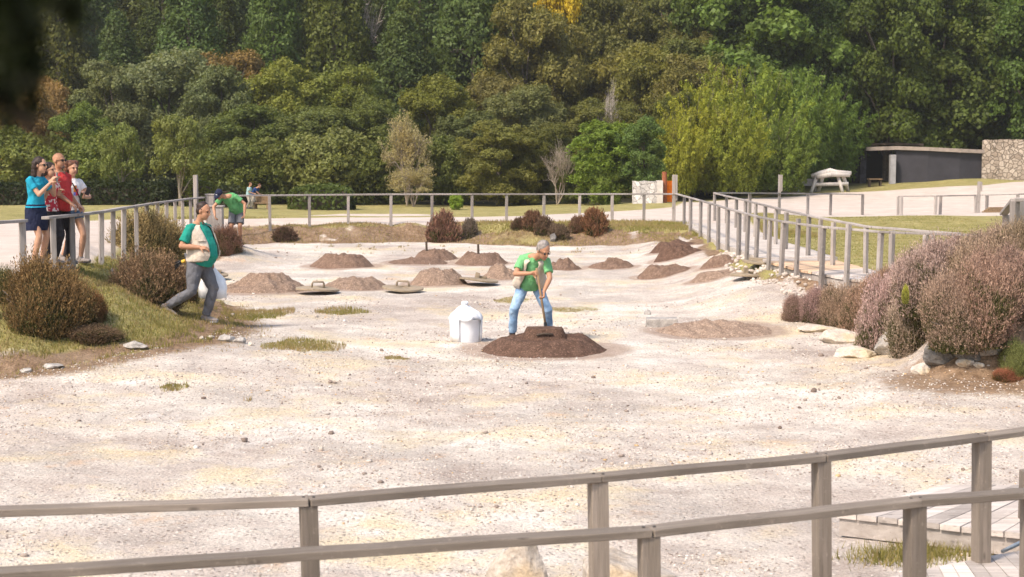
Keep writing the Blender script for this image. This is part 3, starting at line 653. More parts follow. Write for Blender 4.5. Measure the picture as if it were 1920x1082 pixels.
e, I = person(137, 500, 26.3, 'woman in white printed shirt and denim shorts, rightmost of the visitors',
  dict(pelvis=(.0, 0, .92), chest=(.02, -.02, 1.39), hip_left=(.6, .8, 0), sh_left=(.62, .78, 0), head=(.04, -.06, 1.60), head_f=(.72, -.65, -.12), fem=1,
       footL=dict(a=(.10, .12, .085), t=(.9, -.4, 0)), footR=dict(a=(-.20, .1, .12), t=(.8, -.4, -.2), hint=(.8, -.6, 0)),
       handR=dict(w=(.20, -.30, 1.0), hint=(-.6, -.5, -.4), d=(.7, -.2, -.5), n=(.2, 0, -1), curl=.4), handL=dict(w=(.24, -.14, 1.12), hint=(.4, .6, -.5), d=(.3, -.4, .5), n=(0, -.5, .5), curl=.6),
       shirt='c_white', pants='c_jeansh', bottom='shorts', leg=.35, flare=1.15, hair='curly', hair_m='hair_brown', sleeve=.45), 1.70, GV)
def on_chest(t, a, o_=.024):
    return I['spine'](t) + I['cf'] * cos(a) * (.11 + o_) + I['sl'] * sin(a) * (.145 + o_)
sh_ = [c for c in e.children if c.name.startswith('shirt')][0]
for nm, c, a0, a1, t0, t1 in (('print_patch', (.75, .25, .05), -.35, .0, .62, .86), ('print_patch', (.7, .06, .12), -.1, .22, .50, .74), ('print_patch', (.22, .25, .7), -.35, -.12, .50, .62)):
    m = MB(); m.add([on_chest(t0, a0), on_chest(t0, a1), on_chest(t1, a1), on_chest(t1, a0)], [(0, 1, 2, 3)]); ma = mk_cloth('shirt_print', c); m.build(nm, ma, sh_)
m = MB(); m.tube([on_chest(.95, -.5), on_chest(.7, -.05), on_chest(.4, .5), on_chest(.1, 1.0)], .012, 6)
prop('bag_strap', m, M['black'], e, 'black bag strap across the white shirt of the rightmost visitor', 'bag strap')
m = MB(); m.box((.34, -.22, 1.22), (.07, .012, .13), Matrix.Rotation(.4, 3, 'Y')); prop('phone', m, M['black'], e, 'black phone held at the chest by the woman in the white shirt', 'phone', False)

# 8, 9 the far couple
sp_ = dict(pelvis=(.0, 0, .9), chest=(.08, -.02, 1.38), hip_left=(.5, .86, 0), sh_left=(.5, .86, 0), head=(.16, -.04, 1.6), head_f=(.9, -.4, -.3),
       footL=dict(a=(.08, .12, .085), t=(.9, -.4, 0)), footR=dict(a=(-.1, -.1, .085), t=(.9, -.4, 0)),
       handR=dict(w=(.35, -.15, 1.0), hint=(-.4, -.2, -1), n=(.2, 0, -1), curl=.4), handL=dict(w=(.35, .2, 1.0), hint=(-.4, .3, -1), n=(-.2, -.9, 0), curl=.4),
       shirt='c_pale', pants='c_cream', hair='short', hair_m='hair_brown', sleeve=.62, leg=1.9)
YB = 64.
e, I = person(466, 388, YB, 'small far figure in pale turquoise shirt and cream trousers, left one of the far couple', sp_, 1.06)
s2 = dict(sp_); s2.update(chest=(.22, -.02, 1.30), head=(.42, -.06, 1.44), head_f=(.8, -.3, -.6), shirt='c_navy2', pants='c_cream', handR=dict(w=(.48, -.15, .85), hint=(-.4, -.2, -1), n=(.2, 0, -1), curl=.4), handL=dict(w=(.5, .2, .9), hint=(-.4, .3, -1), n=(-.2, -.9, 0), curl=.4))
e, I = person(475, 388, YB + .4, 'small far figure in dark blue shirt bending right, right one of the far couple', s2, 1.10)
# ------------------------------------------------------------------ mounds list (px centre, base y, half width px, height px, tone, crater)
MOUNDS = [
    (642, 505, 60, 25, 'soil_mid', 'grey brown flat topped soil mound standing alone at the back left of the pit field', 1),
    (815, 491, 42, 20, 'soil_mid', 'flat topped soil mound with a stake, behind a low lumpy one', 1),
    (787, 499, 56, 14, 'soil_mid', 'low lumpy mound in front of the staked flat topped mound', 0),
    (902, 499, 48, 22, 'soil_mid', 'smooth cone of soil with a short stake on its flat top, behind the digging man', 1),
    (943, 524, 42, 25, 'soil_pale', 'tan mound partly hidden behind the vest of the digging man', 0),
    (1057, 509, 34, 21, 'soil_mid', 'small brown mound just right of the digging man\'s shoulder', 0),
    (1145, 505, 43, 18, 'soil_mid', 'low reddish brown mound between the digging man and the sharp flat topped mound', 0),
    (1243, 522, 50, 21, 'soil_mid', 'flat topped mound in front of the two dark heaps', 1),
    (1262, 468, 42, 16, 'soil_dark', 'dark twin peaked heap at the foot of the far bank, farthest of all', 2),
    (1270, 484, 45, 21, 'soil_dark', 'dark flat topped heap in front of the twin peaked heap', 1),
    (1357, 498, 44, 17, 'soil_mid', 'rough grey brown heap beside the farther flat lid on the right', 0),
    (1342, 523, 48, 14, 'soil_pale', 'low worn heap beside the nearer flat lid on the right', 0),
    (497, 553, 82, 34, 'soil_pale', 'wide pale crumbly heap behind the walking man', 0),
    (668, 547, 62, 22, 'soil_pale', 'flat pale heap between the two round lids with handles', 1),
    (820, 538, 56, 28, 'soil_pale', 'pale rounded heap left of the tilted round lid', 1),
    (1022, 668, 122, 29, 'soil_dark', 'large dark brown mound with a square cover on top where the man digs', 1),
    (1340, 633, 104, 27, 'soil_sand', 'wide low sandy heap on the right beside a concrete block', 0),
]
mound_geo = []
for (px, by, hw, hp, mat, lab, cr) in MOUNDS:
    p = g(px, by - hw * .10); s = p.y / FPX
    mound_geo.append((p, hw * s, max(hp - hw * .05, hp * .7) * s * 1.05))

# ------------------------------------------------------------------ ground sheet
def pix_poly(pts): return [hit(a, b, lambda x, y: H(x, y, False), 6, 140) for a, b in pts]
PATH1 = pix_poly([(-150, 600), (-150, 424), (0, 418), (220, 411), (460, 411), (600, 409), (800, 408), (1000, 403), (1120, 398), (1265, 388), (1330, 378), (1400, 371.5), (1550, 362), (1700, 355),
                  (1850, 347), (2100, 340), (2100, 403), (1920, 404), (1700, 405), (1520, 405), (1440, 398), (1390, 402), (1420, 430), (1430, 470), (1380, 455), (1285, 416), (1208, 414), (885, 416.5), (505, 421), (440, 424), (365, 430),
                  (300, 440), (212, 470), (165, 490), (120, 505), (40, 530)])
PATH2 = pix_poly([(575, 404), (640, 400), (760, 400), (830, 402), (760, 404.5), (640, 405)])
TUFTS = [(565, 648, 70, 9), (325, 728, 24, 5), (1075, 580, 50, 5), (960, 562, 35, 5), (640, 585, 45, 5), (480, 590, 60, 10), (745, 672, 30, 3), (1260, 1, 1, 1)][:-1]
def zones(x, y):
    s = sdist(x, y, FOOT); w = bank_w(x, y); t = s / w
    n = fbm(x * .5 + 9, y * .5, 3); n2 = fbm(x * 1.4, y * 1.4 + 40, 3)
    p1 = sdist(x, y, PATH1); p2 = sdist(x, y, PATH2)
    path = np.clip(.5 - p1 / .8, 0, 1); path = np.maximum(path, np.clip(.5 - p2 / 1.5, 0, 1))
    outside = np.clip(s / .35 + .2, 0, 1)
    far = np.clip((y - 32) / 8, 0, 1)
    grass = outside * np.clip(.75 + .9 * n + .35 * (t - .5) * far, 0, 1)
    grass = np.where((y > 56) | (t > 1.3), np.maximum(grass, .9 * outside), grass)
    brown = outside * np.clip(.62 + 1.3 * n2 + .3 * far - .2 * np.abs(t - .4), 0, 1)
    brown = np.where(t > 1.3, 0, brown)
    # far bank: mostly brown low down, grass along the top; left near bank: grassier
    grass = np.where((far > .5) & (t < .62), grass * .3 + .45 * n, grass); brown = np.where((far > .5) & (t < 1), np.clip(brown + .3, 0, 1), brown)
    # right bank: bare pale rock
    right = (x > 4) & (y < 30)
    grass = np.where(right & (t < 1.2), grass * .15, grass); brown = np.where(right, np.clip(brown * .45 + .25 * (t > .35), 0, 1), brown)
    brown = np.maximum(brown, np.clip(1.1 - np.hypot((x - 6.3) / 1.5, (y - 20.3) / 1.1) * .6, 0, .9) * (y < 23))
    left = (x < -3) & (y < 30)
    grass = np.where(left & (t > .05), np.clip(grass + .2 - .95 * np.exp(-(s / .75) ** 2) - .5 * np.exp(-((x + 5.6) / .8) ** 2 - ((y - 20.8) / 1.2) ** 2), 0, 1), grass)
    brown = np.where(left, np.maximum(brown, np.clip(.9 - np.abs(s - .25) / 1.3, 0, 1)), brown)
    for (px, py, hw, hp) in TUFTS:
        q = TP[(px, py)]; sx = hw * q[1] / FPX; sy = hp * q[1] ** 2 / (FPX * 2.8)
        grass = np.maximum(grass, np.clip(1.15 - np.hypot((x - q[0]) / sx, (y - q[1]) / sy) * .75, 0, .52))
    soil = 0 * x
    for (p, r, h) in mound_geo:
        d = np.hypot(x - p.x, (y - p.y))
        soil = np.maximum(soil, np.clip(1.15 - (d / r - .75) * 1.1, 0, .9))
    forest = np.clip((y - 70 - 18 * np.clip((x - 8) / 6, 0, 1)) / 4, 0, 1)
    lime = np.clip(1 - path - forest, 0, 1)
    return grass * (1 - path), brown * (1 - path), path, soil, forest
TP = {(a, b): hit(a, b, H) for a, b, _, _ in TUFTS}
def build_ground():
    ts = np.concatenate([np.linspace(-1.6, -.42, 30)[:-1], np.linspace(-.42, .42, 620), np.linspace(.42, 1.6, 30)[1:]])
    ys = [-7.5]
    while ys[-1] < 420:
        y = ys[-1]; st = .0045 if 9 < y < 60 else (.012 if y < 110 else .03)
        ys.append(y + st * (y + 8) + .004)
    ys = np.array(ys); Yg, Tg = np.meshgrid(ys, ts, indexing='ij'); Xg = (Yg + 8) * Tg
    x = Xg.ravel(); y = Yg.ravel(); z = H(x, y)
    me = bpy.data.meshes.new('ground'); n = len(x); nr, nc = Xg.shape
    me.vertices.add(n); me.vertices.foreach_set('co', np.stack([x, y, z], 1).ravel().astype(np.float32))
    i = np.arange(nr - 1)[:, None] * nc + np.arange(nc - 1)[None, :]
    q = np.stack([i, i + 1, i + nc + 1, i + nc], -1).reshape(-1, 4)
    me.loops.add(q.size); me.loops.foreach_set('vertex_index', q.ravel().astype(np.int32))
    me.polygons.add(len(q)); me.polygons.foreach_set('loop_start', np.arange(0, q.size, 4, dtype=np.int32)); me.polygons.foreach_set('loop_total', np.full(len(q), 4, dtype=np.int32))
    me.polygons.foreach_set('use_smooth', np.ones(len(q), bool))
    ga, br, pa, so, fo = zones(x, y)
    for nm, ch in (('zone', (ga, br, pa)), ('zone_b', (so, fo, 0 * so))):
        a = me.attributes.new(nm, 'FLOAT_COLOR', 'POINT')
        a.data.foreach_set('color', np.stack([*ch, np.ones(n)], 1).ravel().astype(np.float32))
    me.update(calc_edges=True)
    o = link('ground', me, M['ground']); tag(o, kind='structure')
    print('ground verts', n)
build_ground()

# ------------------------------------------------------------------ grass blades (stuff) and loose gravel (stuff)
def blades(name, X, Y, hmin, hmax, tint, wid=.006, lean=.5):
    n = len(X); Z = H(X, Y); h = rng.uniform(hmin, hmax, n); a = rng.uniform(0, 2 * pi, n)
    b = rng.uniform(0, 2 * pi, n); l = rng.uniform(0, lean, n) * h
    base = np.stack([X, Y, Z - .004], 1); side = np.stack([np.cos(a), np.sin(a), 0 * a], 1) * (wid * (.6 + rng.random(n)))[:, None]
    tip = base + np.stack([np.cos(b) * l, np.sin(b) * l, h], 1)
    V = np.stack([base - side, base + side, tip], 1)
    me = quads_mesh(name, V, tint, 3); o = link(name, me, M['grass']); return tag(o, kind='stuff')
def scatter(n, x0, x1, y0, y1, chan=0, thr=.35):
    X = rng.uniform(x0, x1, n); Y = rng.uniform(y0, y1, n)
    z = zones(X, Y); w = z[chan] + .9 * fbm(X * 2.5, Y * 2.5, 3) * .6
    k = (w > thr) & (z[2] < .4) & (z[4] < .2); return X[k], Y[k]
X, Y = scatter(95000, -8.5, -2.5, 17.5, 30)
blades('grass', X, Y, .02, .085, np.clip(.58 + .6 * fbm(X * .8, Y * .8, 3) + rng.normal(0, .18, len(X)), 0, 1), .0055)
X, Y = scatter(60000, -11, 8.5, 43, 53, 0, .5)
blades('grass', X, Y, .03, .11, np.clip(.62 + .6 * fbm(X * .8, Y * .8, 3) + rng.normal(0, .16, len(X)), 0, 1), .010)
X, Y = scatter(50000, -11, 8.5, 43, 53, 1, .55)
blades('dry_grass', X, Y, .02, .09, np.clip(.78 + .5 * fbm(X * .8, Y * .8, 3) + rng.normal(0, .12, len(X)), 0, 1), .010)
X, Y = scatter(60000, 5.8, 16, 28, 60)
blades('grass', X, Y, .008, .03, np.clip(.46 + .5 * fbm(X * .5, Y * .5, 3) + rng.normal(0, .12, len(X)), 0, 1), .012)
X, Y = scatter(12000, -8.5, -3, 17.5, 30, 1, .4)
blades('dry_grass', X, Y, .02, .07, np.clip(.85 + rng.normal(0, .12, len(X)), 0, 1), .005)
tx = []; ty = []
for (px, py, hw, hp) in TUFTS:
    q = TP[(px, py)]; n = int(hw * 34); sx = hw * q[1] / FPX; sy = hp * q[1] ** 2 / (FPX * 2.8)
    r = np.sqrt(rng.random(n)) ; a = rng.uniform(0, 2 * pi, n); xx = q[0] + r * sx * np.cos(a); yy = q[1] + r * sy * np.sin(a)
    k = fbm(xx * 3, yy * 3, 2) > -.05 + .3 * (r - .5); tx.append(xx[k]); ty.append(yy[k])
X = np.concatenate(tx); Y = np.concatenate(ty)
blades('grass_tufts', X, Y, .008, .028, np.clip(.72 + rng.normal(0, .12, len(X)), 0, .9), .006)
p0 = g(1700, 1050)
qx = []; qy = []
for (px, py, sx, sy, n) in [(1680, 1050, .32, .18, 900), (1740, 1040, .3, .16, 900), (1880, 1020, .25, .2, 700), (1620, 1000, .1, .1, 60), (1850, 1034, .2, .1, 400)]:
    q = g(px, py); qx.append(q.x + rng.normal(0, sx * .6, n)); qy.append(q.y + rng.normal(0, sy * .7, n))
X = np.concatenate(qx); Y = np.concatenate(qy)
blades('grass_tufts', X, Y, .03, .11, np.clip(.5 + rng.normal(0, .2, len(X)), 0, 1), .0035, .9)

_ph = (1 + 5 ** .5) / 2
ICO_V = np.array([(-1, _ph, 0), (1, _ph, 0), (-1, -_ph, 0), (1, -_ph, 0), (0, -1, _ph), (0, 1, _ph), (0, -1, -_ph), (0, 1, -_ph), (_ph, 0, -1), (_ph, 0, 1), (-_ph, 0, -1), (-_ph, 0, 1)]) / 1.9
ICO_F = np.array([(0, 11, 5), (0, 5, 1), (0, 1, 7), (0, 7, 10), (0, 10, 11), (1, 5, 9), (5, 11, 4), (11, 10, 2), (10, 7, 6), (7, 1, 8), (3, 9, 4), (3, 4, 2), (3, 2, 6), (3, 6, 8), (3, 8, 9), (4, 9, 5), (2, 4, 11), (6, 2, 10), (8, 6, 7), (9, 8, 1)])
def stones(name, X, Y, size, tint, mat, dz=0, Zb=None):
    n = len(X); Z = (H(X, Y) if Zb is None else Zb) + dz
    V = ICO_V[None] * (1 + rng.uniform(-.3, .3, (n, 12, 1))) * size[:, None, None] * rng.uniform(.55, 1.2, (n, 1, 3)) * np.array([1, 1, .7])
    a = rng.uniform(0, 2 * pi, n); ca, sa = np.cos(a)[:, None], np.sin(a)[:, None]
    x = V[..., 0] * ca - V[..., 1] * sa; y = V[..., 0] * sa + V[..., 1] * ca
    V = np.stack([x + X[:, None], y + Y[:, None], V[..., 2] + (Z + size * .25)[:, None]], -1)
    F = (ICO_F[None] + (np.arange(n) * 12)[:, None, None]).reshape(-1)
    me = bpy.data.meshes.new(name); me.vertices.add(n * 12); me.vertices.foreach_set('co', V.ravel().astype(np.float32))
    me.loops.add(len(F)); me.loops.foreach_set('vertex_index', F.astype(np.int32)); me.polygons.add(n * 20)
    me.polygons.foreach_set('loop_start', np.arange(0, len(F), 3, dtype=np.int32)); me.polygons.foreach_set('loop_total', np.full(n * 20, 3, dtype=np.int32))
    at_ = me.attributes.new('tint', 'FLOAT', 'POINT'); at_.data.foreach_set('value', np.repeat(tint, 12).astype(np.float32))
    me.update(calc_edges=True); o = link(name, me, mat); return tag(o, kind='stuff')
def mk_peb():
    t = NT('gravel_stones'); tn = attr(t, 'tint'); n = t.noise(pos(t), 90, 3)
    col = t.ramp(tn, [(0, (.16, .12, .10)), (.25, (.32, .26, .22)), (.5, (.50, .43, .37)), (.75, (.64, .57, .51)), (.9, (.74, .69, .64)), (.93, (.55, .36, .2)), (1, (.6, .42, .22))])
    col = t.mix(1, col, t.ramp(n, [(.3, .8), (.7, 1.15)]), 'MULTIPLY')
    return t.bsdf(col, .9, spec=.15)
M['peb'] = mk_peb()
def basin_pts(n, y0, y1, pw=1.):
    Y = y0 * (y1 / y0) ** (rng.random(n) ** pw); X = (Y + 1) * rng.uniform(-.36, .36, n)
    s = sdist(X, Y, FOOT); k = (s < .2); X, Y = X[k], Y[k]
    dens = fbm(X * .7 + 5, Y * .7, 3); k = dens * 2.2 + rng.uniform(-.5, .5, len(X)) > .0
    return X[k], Y[k]
X, Y = basin_pts(60000, 10.3, 32)
stones('gravel', X, Y, rng.uniform(.004, .013, len(X)) * (.55 + Y / 30), rng.beta(2, 1.6, len(X)), M['peb'])
X, Y = basin_pts(1900, 10.3, 45)
stones('loose_stones', X, Y, .010 + .022 * rng.random(len(X)) ** 3 + .0004 * Y, rng.beta(1.4, 1.6, len(X)), M['peb'])
X, Y = basin_pts(70, 11, 34)
stones('loose_stones', X, Y, .03 + .03 * rng.random(len(X)) ** 2, rng.uniform(0, .5, len(X)), M['peb'])

# individual rocks
def rock(name, label, px, py, wpx, hpx, mat, seed, group=None, Y=None, peak=0, sink=.3):
    p = g(px, py) if Y is None else Vector((at(px, py, Y).x, Y, Hs(at(px, py, Y).x, Y)))
    s = p.y / FPX; w = wpx * s; h = hpx * s
    bm = bmesh.new(); bmesh.ops.create_icosphere(bm, subdivisions=4, radius=1)
    rd = random.Random(seed); planes = [(Vector((rd.gauss(0, 1), rd.gauss(0, 1), rd.gauss(0, .8))).normalized(), rd.uniform(.55, .85)) for _ in range(16)]
    o3 = Vector((seed * 3.1, 1.7, 4.2))
    from mathutils import noise as MN
    for v in bm.verts:
        c = v.co.copy()
        for nrm, dd in planes:
            k = c.dot(nrm)
            if k > dd: c -= nrm * (k - dd) * .92
        c *= 1 + .10 * MN.fractal(c * 2.2 + o3, 1, 2, 4)
        if peak: c.x += peak * max(c.z, 0) * .5; c.x *= 1 - .35 * max(c.z, 0); 
        v.co = Vector((c.x * w * .62, c.y * w * .5, c.z * h * .8))
    me = bpy.data.meshes.new(name); bm.to_mesh(me); bm.free()
    o = link(name, me, mat, None, (p.x, p.y, p.z + h * (.5 - sink))); o.rotation_euler = (0, 0, rd.uniform(-.4, .4))
    return tag(o, label, 'rock', group)
rock('boulder', 'pointed cream and ochre boulder at the bottom, left of the thick handrail post', 972, 1120, 118, 105, M['rock_ochre'], 3, Y=10.9, peak=.3, sink=.05)
rock('boulder', 'rounded grey and ochre boulder behind the nearer handrail post, wider and smoother', 1165, 1120, 200, 110, M['rock_ochre'], 8, Y=10.75, sink=.05)
for k, (a, b, w, h, mt, lb) in enumerate([
    (428, 640, 30, 16, 'rock_grey', 'largest grey rock of the row at the foot of the grassy bank'),
    (448, 642, 22, 12, 'rock_grey', 'grey rock at the right end of the row below the grassy bank'),
    (396, 634, 12, 7, 'rock', 'small pale stone between the walking man\'s feet and the grey rocks'),
    (378, 636, 9, 6, 'rock', 'tiny cream stone at the edge of the bank below the walking man'),
    (470, 648, 12, 7, 'rock', 'small white stone right of the row of grey rocks'),
    (250, 650, 46, 12, 'rock_grey', 'low broad stone under the brown heather on the left bank'),
    (95, 690, 40, 9, 'rock_grey', 'flat pale rock low at the left edge of the field'),
    (50, 697, 26, 7, 'rock_grey', 'smaller flat pale stone at the far left edge of the field'),
    (212, 515, 8, 12, 'rock_grey', 'grey stone between the two heather bushes on the left bank'),
    (1680, 655, 75, 42, 'rock_grey', 'big grey rock beneath the pink heather beside the small round bush'),
    (1808, 682, 30, 15, 'rock', 'pale stone at the foot of the right bank'),
    (1835, 688, 18, 11, 'rock', 'smaller pale stone right of the other pale stone at the right bank'),
    (1575, 640, 95, 22, 'rock_tan', 'white crusted rock at the cut edge below the heather strip'),
    (1612, 668, 80, 20, 'rock_tan', 'white rock low in the cut left of the small round bush'),
    (1535, 620, 80, 12, 'rock_tan', 'low white rock at the left end of the cut under the heather strip'),
    (1730, 700, 46, 20, 'rock', 'brown stained rock in the shade of the big heather'),
    (1765, 672, 70, 30, 'rock_dark', 'dark earthy rock under the front of the big heather'),
    (1815, 668, 60, 34, 'rock_dark', 'dark earthy rock in the hollow beneath the rusty pink heather'),
    (1850, 655, 60, 40, 'rock_grey', 'shaded grey rock in the hollow under the big heather'),
    (1214, 590, 14, 9, 'rock_grey', 'dark grey stone behind the concrete block'),
    (1036, 452, 12, 18, 'rock_dark', 'upright grey stone on the far bank beside the dark bushes'),
    (885, 440, 12, 12, 'rock_grey', 'grey stone on the far bank right of the round bush'),
    (880, 840, 16, 8, 'rock_grey', 'dark stone lying alone on the gravel in the middle distance'),
    ]):
    rock('rock', lb, a, b, w, h, M[mt], 20 + k)

# rubble edge under the walkway on the right
xs, ys_, ss = [], [], []
edge = [at(1365, 462, 37), at(1421, 480, 33), at(1469, 500, 30.6), at(1544, 512, 28.6), at(1591, 522, 27.6), at(1652, 524, 27), at(1740, 530, 25.4)]
for a, b in zip(edge[:-1], edge[1:]):
    n = int((b - a).length * 34)
    for _ in range(n):
        q = a.lerp(b, random.random()); xs.append(q.x - random.uniform(-.1, .5)); ys_.append(q.y - random.uniform(.0, .6)); ss.append(random.uniform(.02, .075))
stones('rubble', np.array(xs), np.array(ys_), np.array(ss), rng.uniform(.35, .72, len(xs)), M['peb'])

# ------------------------------------------------------------------ soil mounds
def mound(k):
    (px, by, hw, hp, mat, lab, cr) = MOUNDS[k]; p, r, h = mound_geo[k]
    nr, na = 34, 110; fs = []; s = k * 7.3
    ii, jj = np.meshgrid(np.arange(nr + 1), np.arange(na), indexing='ij'); ii = ii.ravel(); jj = jj.ravel(); a = 2 * pi * jj / na; ca, sa = np.cos(a), np.sin(a)
    lob = 1 + .13 * fbm(ca * 1.3 + s, sa * 1.3 + s, 3); u = ii / nr * 1.25; rr = r * u * lob
    if cr == 1:
        rim = (.66 if hw > 100 else .50) + .06 * fbm(ca * 1.5 + s, sa * 1.5 + 3, 2)
        z = np.where(u > rim, h * (np.clip((1 - u) / (1 - rim), 0, 1) ** .92), h * (.93 - .10 * (1 - u / rim)))
        z = z * (1 + .16 * fbm(ca * 2 + s, sa * 2, 3) * (u < .9))
    elif cr == 2:
        x = u * ca; z = h * np.clip(1 - u ** 1.5, 0, 1) * (.5 + .5 * np.abs(np.sin(x * 3.1 + .5))) * 1.15
    else:
        z = h * np.clip(1 - u, 0, 1) ** .75 * (1 + .9 * fbm(ca * u * 2.2 + s, sa * u * 2.2 + 8, 3)) * 1.05; z = np.minimum(z, h * (1.0 + .12 * fbm(ca * u * 5 + s, sa * u * 5, 2)))
    gul = .10 * h * fbm(a * 5 + s, u * 1.2, 3) * np.where((u > .25) & (u < 1), 1, .3)
    A = np.stack([p.x + rr * ca, p.y + rr * .92 * sa, z + gul], 1)
    base = H(A[:, 0], A[:, 1]); bl = sst(.45, 1.05, u); base = base * bl + p.z * (1 - bl); n3 = (fbm(A[:, 0] * 9, A[:, 1] * 9, 4) * .16 + fbm(A[:, 0] * 28, A[:, 1] * 28, 2) * .05) * h
    A[:, 2] = base + A[:, 2] + n3 * np.clip((1.1 - u) * 3, 0, 1) - .025 * np.clip((u - 1) * 5, 0, 1)
    for i in range(nr):
        for j in range(na):
            fs.append((i * na + j, i * na + (j + 1) % na, (i + 1) * na + (j + 1) % na, (i + 1) * na + j))
    A[:, :3] -= np.array(p)
    me = bpy.data.meshes.new('soil_mound'); me.from_pydata([tuple(v) for v in A], [], [f for f in fs if len(set(f)) > 2])
    me.polygons.foreach_set('use_smooth', [True] * len(me.polygons)); me.update()
    o = link('soil_mound', me, M[mat], None, p); tag(o, lab, 'soil mound', 'cooking mounds in the steaming field')
for k in range(len(MOUNDS)): mound(k)

def stake(px, ytop, ybase, label, k):
    p = mound_geo[k][0]; a = at(px, ytop, p.y); b = at(px + 1, ybase, p.y)
    m = MB(); m.tube([Vector((0, 0, -.12)), Vector((0, 0, (a - b).length))], [.032, .028], 8); o = m.build('stake', M['wood_dark'], None, False, b); o.rotation_euler = (.03, -.02, 0)
    tag(o, label, 'stake')
stake(799, 453, 474, 'short dark wooden stake on the mound behind the low lumpy one', 1)
stake(896, 458, 479, 'short dark wooden stake on the smooth cone behind the digging man', 3)

# lids
def lid(px, py, hw, label, tilt=(0, 0), handle=1, rz=0, sq=False):
    p = g(px, py); r = hw * p.y / FPX; rt = empty('pit_cover', p + Vector((0, 0, .05 + abs(tilt[1]) * r * .8 + abs(tilt[0]) * r * .7)), label, 'wooden lid', 'round wooden lids lying on the ground', rz)
    rt.rotation_euler = (tilt[0], tilt[1], rz)
    m = MB(); n = 40
    prof = [(0, .0), (.9, -.012), (1, .0), (1, .03), (.93, .04), (0, .052)]
    vs = []; 
    for (a, z) in prof:
        for j in range(n):
            q = 2 * pi * j / n; w = 1 + .015 * sin(3 * q + px); vs.append((r * a * w * cos(q) if a else 0, r * a * w * sin(q) if a else 0, z + .01 * sin(2 * q + px)))
    fs = [(i * n + j, i * n + (j + 1) % n, (i + 1) * n + (j + 1) % n, (i + 1) * n + j) for i in range(len(prof) - 1) for j in range(n)]
    m.add(vs, fs); m.build('disc', M['lid'], rt)
    if handle == 1:
        m = MB(); w = r * .3
        m.tube([(-w, 0, .04), (-w * .95, 0, .13), (-w * .8, 0, .16), (w * .8, 0, .16), (w * .95, 0, .12), (w, 0, .04)], .022, 8)
        m.build('handle', M['lid'], rt, True)
    elif handle == 2:
        m = MB(); m.box((-r * .1, 0, .10), (.09, .07, .14), jit=.01); m.box((r * .15, .05, .07), (.2, .06, .06), jit=.01); m.build('handle', M['lid'], rt, bevel=.01)
    elif handle == 3:
        m = MB(); m.box((0, .05, .075), (r * .95, r * .6, .06), jit=.008); m.build('cleat', M['lid'], rt, bevel=.008)
    return rt
lid(596, 550, 41, 'round lid with a bent handle, nearest the wide pale heap behind the walking man', (.02, .05), 1, .5)
lid(755, 549, 39, 'round lid with an arched handle, in front of the flat pale heap', (.04, .05), 1, 0)
lid(898, 534, 37, 'tilted round lid with a broken handle, left of the digging man', (-.03, .10), 2, 0)
lid(1422, 500, 31, 'flat lid with a square cleat on the right, the farther of the two there', (0, .07), 3, .1)
lid(1400, 524, 32, 'flat bare lid on the right, the nearer of the two there', (0, .06), 2, .3)
lid(402, 522, 26, 'dark edged lid half hidden behind the walking man', (.05, .1), 3, .2)

# cover on the main mound
pm, rm, hm = mound_geo[15]
q = at(1021, 625, pm.y)
rt = empty('pit_cover', q, 'square soil covered cover lying on the large dark mound under the shovel', 'pit cover')
m = MB(); s = pm.y / FPX
vs = []
for z, k in ((-.12, 1.2), (.07, .92), (.085, .88)):
    for j in range(28):
        a = 2 * pi * j / 28; c_ = abs(cos(a)) ** .5 * (1 if cos(a) > 0 else -1); s_ = abs(sin(a)) ** .5 * (1 if sin(a) > 0 else -1)
        vs.append((c_ * .305 * k, s_ * .24 * k, z + random.uniform(-.008, .008)))
fs = [(i * 28 + j, i * 28 + (j + 1) % 28, (i + 1) * 28 + (j + 1) % 28, (i + 1) * 28 + j) for i in range(2) for j in range(28)] + [tuple(range(56, 84))]
m.add(vs, fs); m.build('cover_slab', M['soil_dark'], rt)
m = MB(); m.tube([(-.12, -.26, .0), (-.02, -.27, .025), (.12, -.26, .01)], .017, 7); m.build('handle', M['wood_dark'], rt, True)

# concrete block & stick
p = g(1240, 611); s = p.y / FPX
m = MB(); m.box((0, 0, .05), (58 * s, .32, .17), jit=.012)
o = m.build('concrete_block', M['rock_grey'], None, False, p, .015); o.rotation_euler = (0, 0, -.05); tag(o, 'low rough concrete block beside the wide sandy heap on the right', 'block')
a = g(466, 541); m = MB(); m.tube([(0, 0, .12), (.2, .0, .125), (.34, -.02, .11)], [.012, .012, .007], 6); o = m.build('stick', M['wood_dark'], None, False, a); tag(o, 'thin dark stick lying on the wide pale heap', 'stick')

